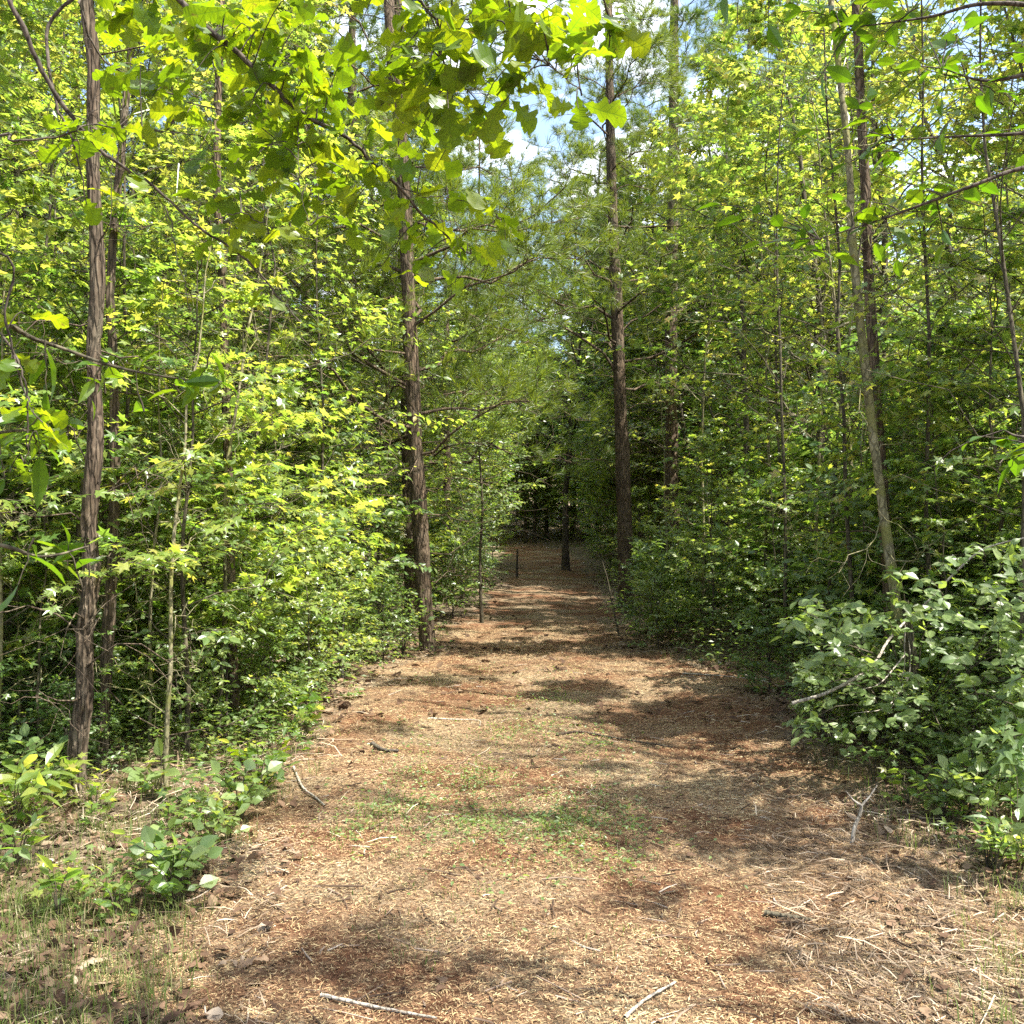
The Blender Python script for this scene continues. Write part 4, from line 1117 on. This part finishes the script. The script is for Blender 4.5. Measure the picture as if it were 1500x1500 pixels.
fill(mid_tree, 10, 4, 8, 13, 3.5, .8, 1.05, .85, xlim=lambda x, y: (0 < x < 8.5) or (-5.8 < x <= 0))
fill(far_tree, 46, 3, 24, 46, 2.2, .8, 1.15, .8, xlim=lambda x, y: -.13 * y < x < .085 * y and y < 36)
fill(far_pine, 26, 3, 15, 44, 1.2, .8, 1.25, .7)
for (x, y, s) in [(-2.3, 6.9, .8), (-1.95, 7.9, .8), (-2.6, 7.6, 1.0), (-1.85, 9.2, .9), (-3.1, 6.9, 1.0), (-2.2, 8.6, 1.1), (-1.9, 10.4, 1.0), (-1.5, 11.6, .9), (-3.4, 5.9, .9), (-3.1, 5.2, .7), (-2.75, 6.1, .6)]:
    shrub(int(rng.integers(4)), x, y, s, rng.uniform(0, 6.28))
for (x, y, s) in [(3.0, 5.6, .65), (3.4, 6.0, .9), (2.65, 7.0, .75), (2.3, 7.3, .6), (2.95, 5.0, .5), (2.55, 6.25, .55), (3.0, 6.5, .7), (2.75, 5.9, .5), (3.7, 6.6, 1.0), (2.6, 8.3, .8), (2.45, 9.4, .8)]:
    shrub(int(rng.integers(4)), x, y, s, rng.uniform(0, 6.28))
for (x, y, s) in [(-2.2, 7.4, .8), (-1.8, 8.6, .75), (-3.0, 6.3, .8), (-1.75, 10.0, .9), (-3.5, 6.6, 1.2), (-2.9, 8.2, 1.3)]:
    star_sap(int(rng.integers(4)), x, y, s, rng.uniform(0, 6.28))
fill(stem, 22, 3, 6.0, 11, .7, .5, 1.1, side=-1, xlim=lambda x, y: x > -1.9)
# the wood closes behind the bend
for (x, y, s) in [(-2.0, 47, .62), (.8, 50, .66), (3.6, 46, .66), (-4.2, 45, .7), (5.6, 44, .72), (2.2, 55, .72), (-1.0, 57, .75), (4.6, 54, .8), (-7, 50, .9), (8.5, 50, .9), (0.8, 62, .8), (-3.5, 60, .85)]:
    far_tree(int(rng.integers(3)), x, y, s, rng.uniform(0, 6.28))
for k, (x, y, s) in enumerate([(-1.35, 17.5, .6), (-1.15, 19.5, .75), (-1.3, 21.5, .9), (-.85, 23.5, .75), (-1.1, 25.5, 1.0), (-.75, 28, .9), (-.6, 31, 1.0), (2.35, 17.5, .6), (2.5, 19.5, .75), (2.7, 22, .9), (2.95, 24.5, .95), (2.9, 27, 1.0), (3.0, 30, 1.1), (2.3, 14.6, .7), (2.7, 13.4, .7), (3.2, 12.2, .7)]):
    (green_sap if k % 2 else star_sap)(int(rng.integers(4)), x, y, s, rng.uniform(0, 6.28))
for (x, y, s) in [(-1.2, 38, 1.6), (-1.8, 33, 1.4), (3.4, 36, 1.5), (2.8, 42, 1.7), (.2, 46, 1.8), (1.6, 47, 1.8), (-1.0, 43, 1.7), (3.6, 31, 1.4), (-1.4, 28, 1.3)]:
    green_sap(int(rng.integers(4)), x, y, s, rng.uniform(0, 6.28))

for (x, y, s) in [(-2.3, 27, .82), (4.2, 27.5, .85), (-1.9, 33, .9), (4.0, 33.5, .9), (-1.6, 39, 1.0), (4.0, 39, 1.0), (1.0, 44.5, 1.0), (2.8, 46, 1.1), (-.6, 48, 1.1), (-3.6, 30, .95), (5.8, 31, 1.0), (6.5, 27, 1.15), (7.2, 33, 1.2), (5.2, 24.5, 1.1), (-3.4, 36, 1.0), (5.6, 37, 1.05)]:
    mid_tree(int(rng.integers(4)), x, y, s, rng.uniform(0, 6.28))
for (x, y, s) in [(3.3, 25.5, .55), (3.7, 29, .6), (3.8, 33, .65), (3.7, 37.5, .7), (-1.7, 29.5, .6), (-1.6, 36, .65), (4.6, 41, .8), (-1.6, 41.5, .7), (5.0, 22, .6), (1.6, 45.5, .7), (4.6, 27, .75), (5.0, 31, .8), (5.2, 35, .8), (4.8, 38.5, .8), (4.4, 24, .65), (6.1, 29, .9), (6.2, 33.5, .9), (2.4, 44.5, .6), (.6, 44.2, .6)]:
    far_tree(int(rng.integers(3)), x, y, s, rng.uniform(0, 6.28))
for (x, y, s) in [(-.6, 47, 1.1), (3.0, 48.5, 1.15), (4.2, 52, 1.35), (.6, 56, 1.15), (-2.0, 52, 1.4), (-1.7, 25.5, .8), (3.6, 31.5, .9)]:
    far_pine(int(rng.integers(3)), x, y, s, rng.uniform(0, 6.28))
for k in range(44):
    x = -26 + 52 * (k + rng.uniform(0, 1)) / 44; y = rng.uniform(48, 66)
    far_tree(int(rng.integers(3)), x, y, rng.uniform(.75, 1.05) * (.8 if abs(x) < 5 else 1), rng.uniform(0, 6.28))
for k in range(70):
    x = -16 + 32 * (k + rng.uniform(0, 1)) / 70; y = rng.uniform(42, 52)
    if outside(x, y, .0) or y > 46: (shrub if k % 3 else green_sap)(int(rng.integers(4)), x, y, rng.uniform(1.5, 2.2), rng.uniform(0, 6.28))

# ------------------------------------------------------------------ sticks and small plants one can point at
def stick(label, pix, r, mat='pale_twig', lift=.012, name='fallen_stick'):
    pts = []
    for (px, py) in pix:
        d = EYE * F_PX / (py - HOR); p = P(px, py, d); pts.append([p[0], p[1], h1(p[0], p[1]) + lift])
    base = np.array(pts[0])
    c = smooth_line(np.array(pts) - base, 18)
    g_ = Geo(); g_.add(*tubes(c[None], (np.linspace(1, .55, 18) * r * (1 + .15 * np.sin(np.arange(18) * 2.1)))[None], 7))
    o = link(name, g_.mesh(name, M[mat]), None, base); o['label'] = label; o['category'] = 'stick'
stick('long pale fallen branch lying at the foot of the right thicket', [(1030, 958), (1065, 980), (1110, 998), (1172, 1020)], .016)
stick('thin pale stick lying beside the long pale fallen branch', [(1000, 990), (1050, 994), (1105, 998)], .008)
stick('thin bent twig lying across the middle of the sunny trail', [(628, 1051), (660, 1051), (700, 1049), (703, 1058)], .006)
stick('dark crooked root like stick on the trail near the right shade', [(815, 1075), (850, 1072), (890, 1078), (930, 1084), (985, 1092)], .011, 'cedar_bark')
stick('short dark curved bark piece on the red clay', [(545, 1090), (562, 1097), (584, 1098)], .018, 'dark_twig')
stick('bent pale twig at the left rim of the trail', [(430, 1122), (443, 1150), (460, 1165), (476, 1180)], .009)
stick('pale stick lying in the shade at the bottom of the trail', [(470, 1462), (560, 1475), (640, 1490)], .007)
stick('slender stick pointing to the lower right on the dry straw', [(915, 1498), (945, 1472), (990, 1445)], .007)
stick('grey stick among dead stems in the right foreground', [(1120, 1335), (1160, 1342), (1190, 1340)], .012, 'grey_bark')

def upright(name, label, cat, pix, d, r0, r1, mat, forks=()):
    line = np.array([P(px, py, d) for px, py in pix]); base = line[0].copy(); base[2] = h1(base[0], base[1]); line[0][2] = base[2] - .05
    g_ = Geo(); c = smooth_line(line - base, 24); g_.add(*tubes(c[None], np.linspace(r0, r1, 24)[None], 7))
    for f in forks:
        q = smooth_line(np.array([P(px, py, d) for px, py in f]) - base, 12); g_.add(*tubes(q[None], np.linspace(r1 * .9, r1 * .3, 12)[None], 5))
    o = link(name, g_.mesh(name, M[mat]), None, base); o['label'] = label; o['category'] = cat
upright('dead_stem', 'pale Y shaped dead stem standing in the right foreground shade', 'stem', [(1246, 1242), (1251, 1215), (1259, 1195), (1262, 1180)], 4.95, .011, .008, 'pale_twig', [[(1262, 1180), (1275, 1165), (1285, 1150)], [(1262, 1180), (1250, 1172), (1240, 1160)]])
upright('dead_stem', 'pale crooked bare stem right of the far trail', 'stem', [(908, 934), (898, 890), (890, 850), (882, 822)], 14.2, .016, .007, 'grey_bark', [[(898, 890), (903, 870), (908, 850)]])
upright('dead_stem', 'whitish thin stem left of the pine pair', 'stem', [(503, 1000), (500, 950), (504, 900), (502, 862)], 10.2, .016, .008, 'pale_twig', [[(500, 950), (494, 930), (490, 910)]])
upright('dark_post', 'short dark stump post at the far left rim of the trail', 'stump', [(758, 858), (757, 835), (758, 805)], 26.5, .04, .025, 'dark_twig')
yt = [P(px, py, 16.5) for px, py in [(706, 900), (703, 820), (707, 740), (701, 640), (704, 520), (696, 420)]]
yb = np.array([yt[0][0], yt[0][1], h1(yt[0][0], yt[0][1])]); yt[0][2] = yb[2] - .1
yw, yc = broadleaf(77, 6, 1.1, OVATE, .085, .030, .28, 26, 9, 0, 9, base=yb, cull=cull_gap, trunk_line=smooth_line(np.array(yt) - yb, 14))
build('young_tree', 'dark slim straight trunk at the left rim of the far trail', 'tree', yb, yw, yc, M['grey_bark'], M['green_leaf'])

# broad leaved seedlings beside the left trunk and along the trail
def seedling(label, px, py, tm, size, lm, n, hgt, seed, spread=.18):
    rg = np.random.default_rng(seed)
    d = EYE * F_PX / (py - HOR); p = P(px, py, d); base = np.array([p[0], p[1], h1(p[0], p[1])])
    w, c = Geo(), Geo()
    for k in range(n):
        a = rg.uniform(0, 6.28); e = np.array([math.cos(a), math.sin(a), 0]) * rg.uniform(.2, 1) * spread + np.array([0, 0, hgt * rg.uniform(.5, 1.1)])
        t = smooth_line([np.zeros(3), e * np.array([.4, .4, .7]), e], 6)
        w.add(*tubes(t[None], np.linspace(.003, .0015, 6)[None], 4))
        leaf_out(rg, c, tm, t[None], 4, .55, size, 65, .1, .35)
    return build('seedling', label, 'seedling', base, w, c, M['grey_bark'], M[lm], None, 'stem', 'foliage')
seedling('seedling with broad pale green leaves right of the shaggy left trunk', 235, 1165, ROUND, .11, 'pale_leaf', 3, .26, 1, .16)
seedling('oak seedling with reddish yellow lobed leaves at the left rim of the trail', 430, 1068, OAKS[0], .12, 'oak_leaf', 6, .22, 2, .22)
seedling('seedling with bright yellow green leaves nearest the left rim of the trail', 385, 1150, OAKS[1], .095, 'oak_leaf', 7, .22, 3, .26)
seedling('seedling clump of bright pointed leaves in the left foreground', 20, 1225, LANCE, .14, 'gum_leaf', 14, .30, 4, .34)
seedling('second clump of bright pointed leaves behind the left foreground clump', 75, 1190, STAR, .11, 'gum_leaf', 10, .22, 5, .3)
seedling('small seedling with drooping leaves in the lower left grass', 85, 1350, OVATE, .09, 'gum_leaf', 4, .22, 6, .1)
seedling('low seedling with pale leaves under the right thicket edge', 1280, 1150, STAR, .075, 'pale_leaf', 8, .24, 7, .22)
seedling('low seedling of dark leaves beneath the right edge sapling', 1420, 1200, OVATE, .06, 'green_leaf', 14, .22, 8, .35)
seedling('green low bush at the feet of the pine pair', 590, 960, OVATE, .09, 'green_leaf', 24, .75, 9, .55)

def verge_proto(k):
    rg = np.random.default_rng(500 + k)
    w, c = Geo(), Geo()
    for q in range(6 + k):
        a = rg.uniform(0, 6.28); e = np.array([math.cos(a), math.sin(a), 0]) * rg.uniform(.3, 1) * .16 + np.array([0, 0, rg.uniform(.08, .24)])
        t = smooth_line([np.zeros(3), e * np.array([.4, .4, .7]), e], 6)
        w.add(*tubes(t[None], np.linspace(.0028, .0014, 6)[None], 4))
        leaf_out(rg, c, (STAR, LANCE, OVATE, ROUND)[k], t[None], 5, .45, (.075, .085, .06, .06)[k], 65, .1, .4)
    return w, c
vp = [build('seedling', '', 'seedling', (0, 0, 0), *verge_proto(k), M['grey_bark'], M['pale_leaf' if k % 2 else 'gum_leaf'], None, 'stem', 'foliage') for k in range(4)]
vused = [False] * 4
def verge(k, x, y, sc_, label):
    z = h1(x, y) - .01
    r = vp[k]
    if vused[k]: r = dup(r, (x, y, z), rng.uniform(0, 6.28), sc_, label, label)
    else:
        vused[k] = True; r.location = (x, y, z); r.scale = (sc_,) * 3; r['label'] = label; r['group'] = label
VK = ['star leaved', 'narrow leaved', 'oval leaved', 'round leaved']
c = 0
while c < 74:
    y = math.exp(rng.uniform(math.log(4.0), math.log(8.5))); x = path_l(y) - .05 - rng.uniform(0, 1) ** 1.3 * (.55 * y - 1.0)
    k = int(rng.integers(4)); c += 1
    verge(k, x, y, rng.uniform(.6, 1.35), f'small {VK[k]} seedling on the grassy left verge')
c = 0
while c < 34:
    y = math.exp(rng.uniform(math.log(4.4), math.log(9))); x = path_r(y) + .15 + rng.uniform(0, 1) * .8
    if x > .55 * y: continue
    k = int(rng.integers(4)); c += 1
    verge(k, x, y, rng.uniform(.6, 1.4), f'small {VK[k]} seedling under the right thicket rim')

# ------------------------------------------------------------------ sky, sun, camera
w = bpy.data.worlds.new('World'); sc.world = w; w.use_nodes = True
N, L = w.node_tree.nodes, w.node_tree.links; N.clear()
sky = N.new('ShaderNodeTexSky'); sky.sky_type = 'NISHITA'; sky.sun_disc = False
sky.sun_elevation = SUN_EL; sky.sun_rotation = SUN_AZ; sky.air_density = 1.2; sky.dust_density = 2.5; sky.ozone_density = 1.0
tc = N.new('ShaderNodeTexCoord')
cn = N.new('ShaderNodeTexNoise'); cn.inputs['Scale'].default_value = 5.5; cn.inputs['Detail'].default_value = 8; cn.inputs['Roughness'].default_value = .58
mp = N.new('ShaderNodeMapping'); mp.inputs['Scale'].default_value = (1, 1, 1.8); L.new(tc.outputs['Generated'], mp.inputs[0]); L.new(mp.outputs[0], cn.inputs['Vector'])
cf = ramp(N, L, cn.outputs[0], [(.51, (0, 0, 0)), (.66, (1, 1, 1))])
mx = N.new('ShaderNodeMix'); mx.data_type = 'RGBA'; L.new(cf, mx.inputs[0]); L.new(sky.outputs[0], mx.inputs[6]); mx.inputs[7].default_value = (10, 10, 10.5, 1)
bg = N.new('ShaderNodeBackground'); bg.inputs['Strength'].default_value = .108; L.new(mx.outputs[2], bg.inputs[0])
o = N.new('ShaderNodeOutputWorld'); L.new(bg.outputs[0], o.inputs[0])

sl = bpy.data.lights.new('sun', 'SUN'); sl.energy = 5.0; sl.angle = math.radians(.53); sl.color = (1, .95, .86)
so = bpy.data.objects.new('sun', sl); COL.objects.link(so); so.location = (20, 5, 40)
so.rotation_euler = Vector((-S[0], -S[1], -S[2])).to_track_quat('-Z', 'Y').to_euler()

cd = bpy.data.cameras.new('camera'); cd.sensor_width = 36; cd.lens = 36 * F_PX / 1500; cd.clip_start = .05; cd.clip_end = 2000
co = bpy.data.objects.new('camera', cd); COL.objects.link(co); co.location = (0, 0, EYE)
co.rotation_euler = (PI / 2 + PITCH, 0, 0)
sc.camera = co

sc.view_settings.view_transform = 'Standard'; sc.view_settings.look = 'None'; sc.view_settings.gamma = 1
sc.view_settings.exposure = 2.0
sc.render.engine = 'CYCLES'
cy = sc.cycles
cy.max_bounces = 10; cy.diffuse_bounces = 6; cy.glossy_bounces = 2; cy.transmission_bounces = 5; cy.transparent_max_bounces = 4
cy.caustics_reflective = False; cy.caustics_refractive = False
cy.sample_clamp_indirect = 4.0
cy.use_denoising = False
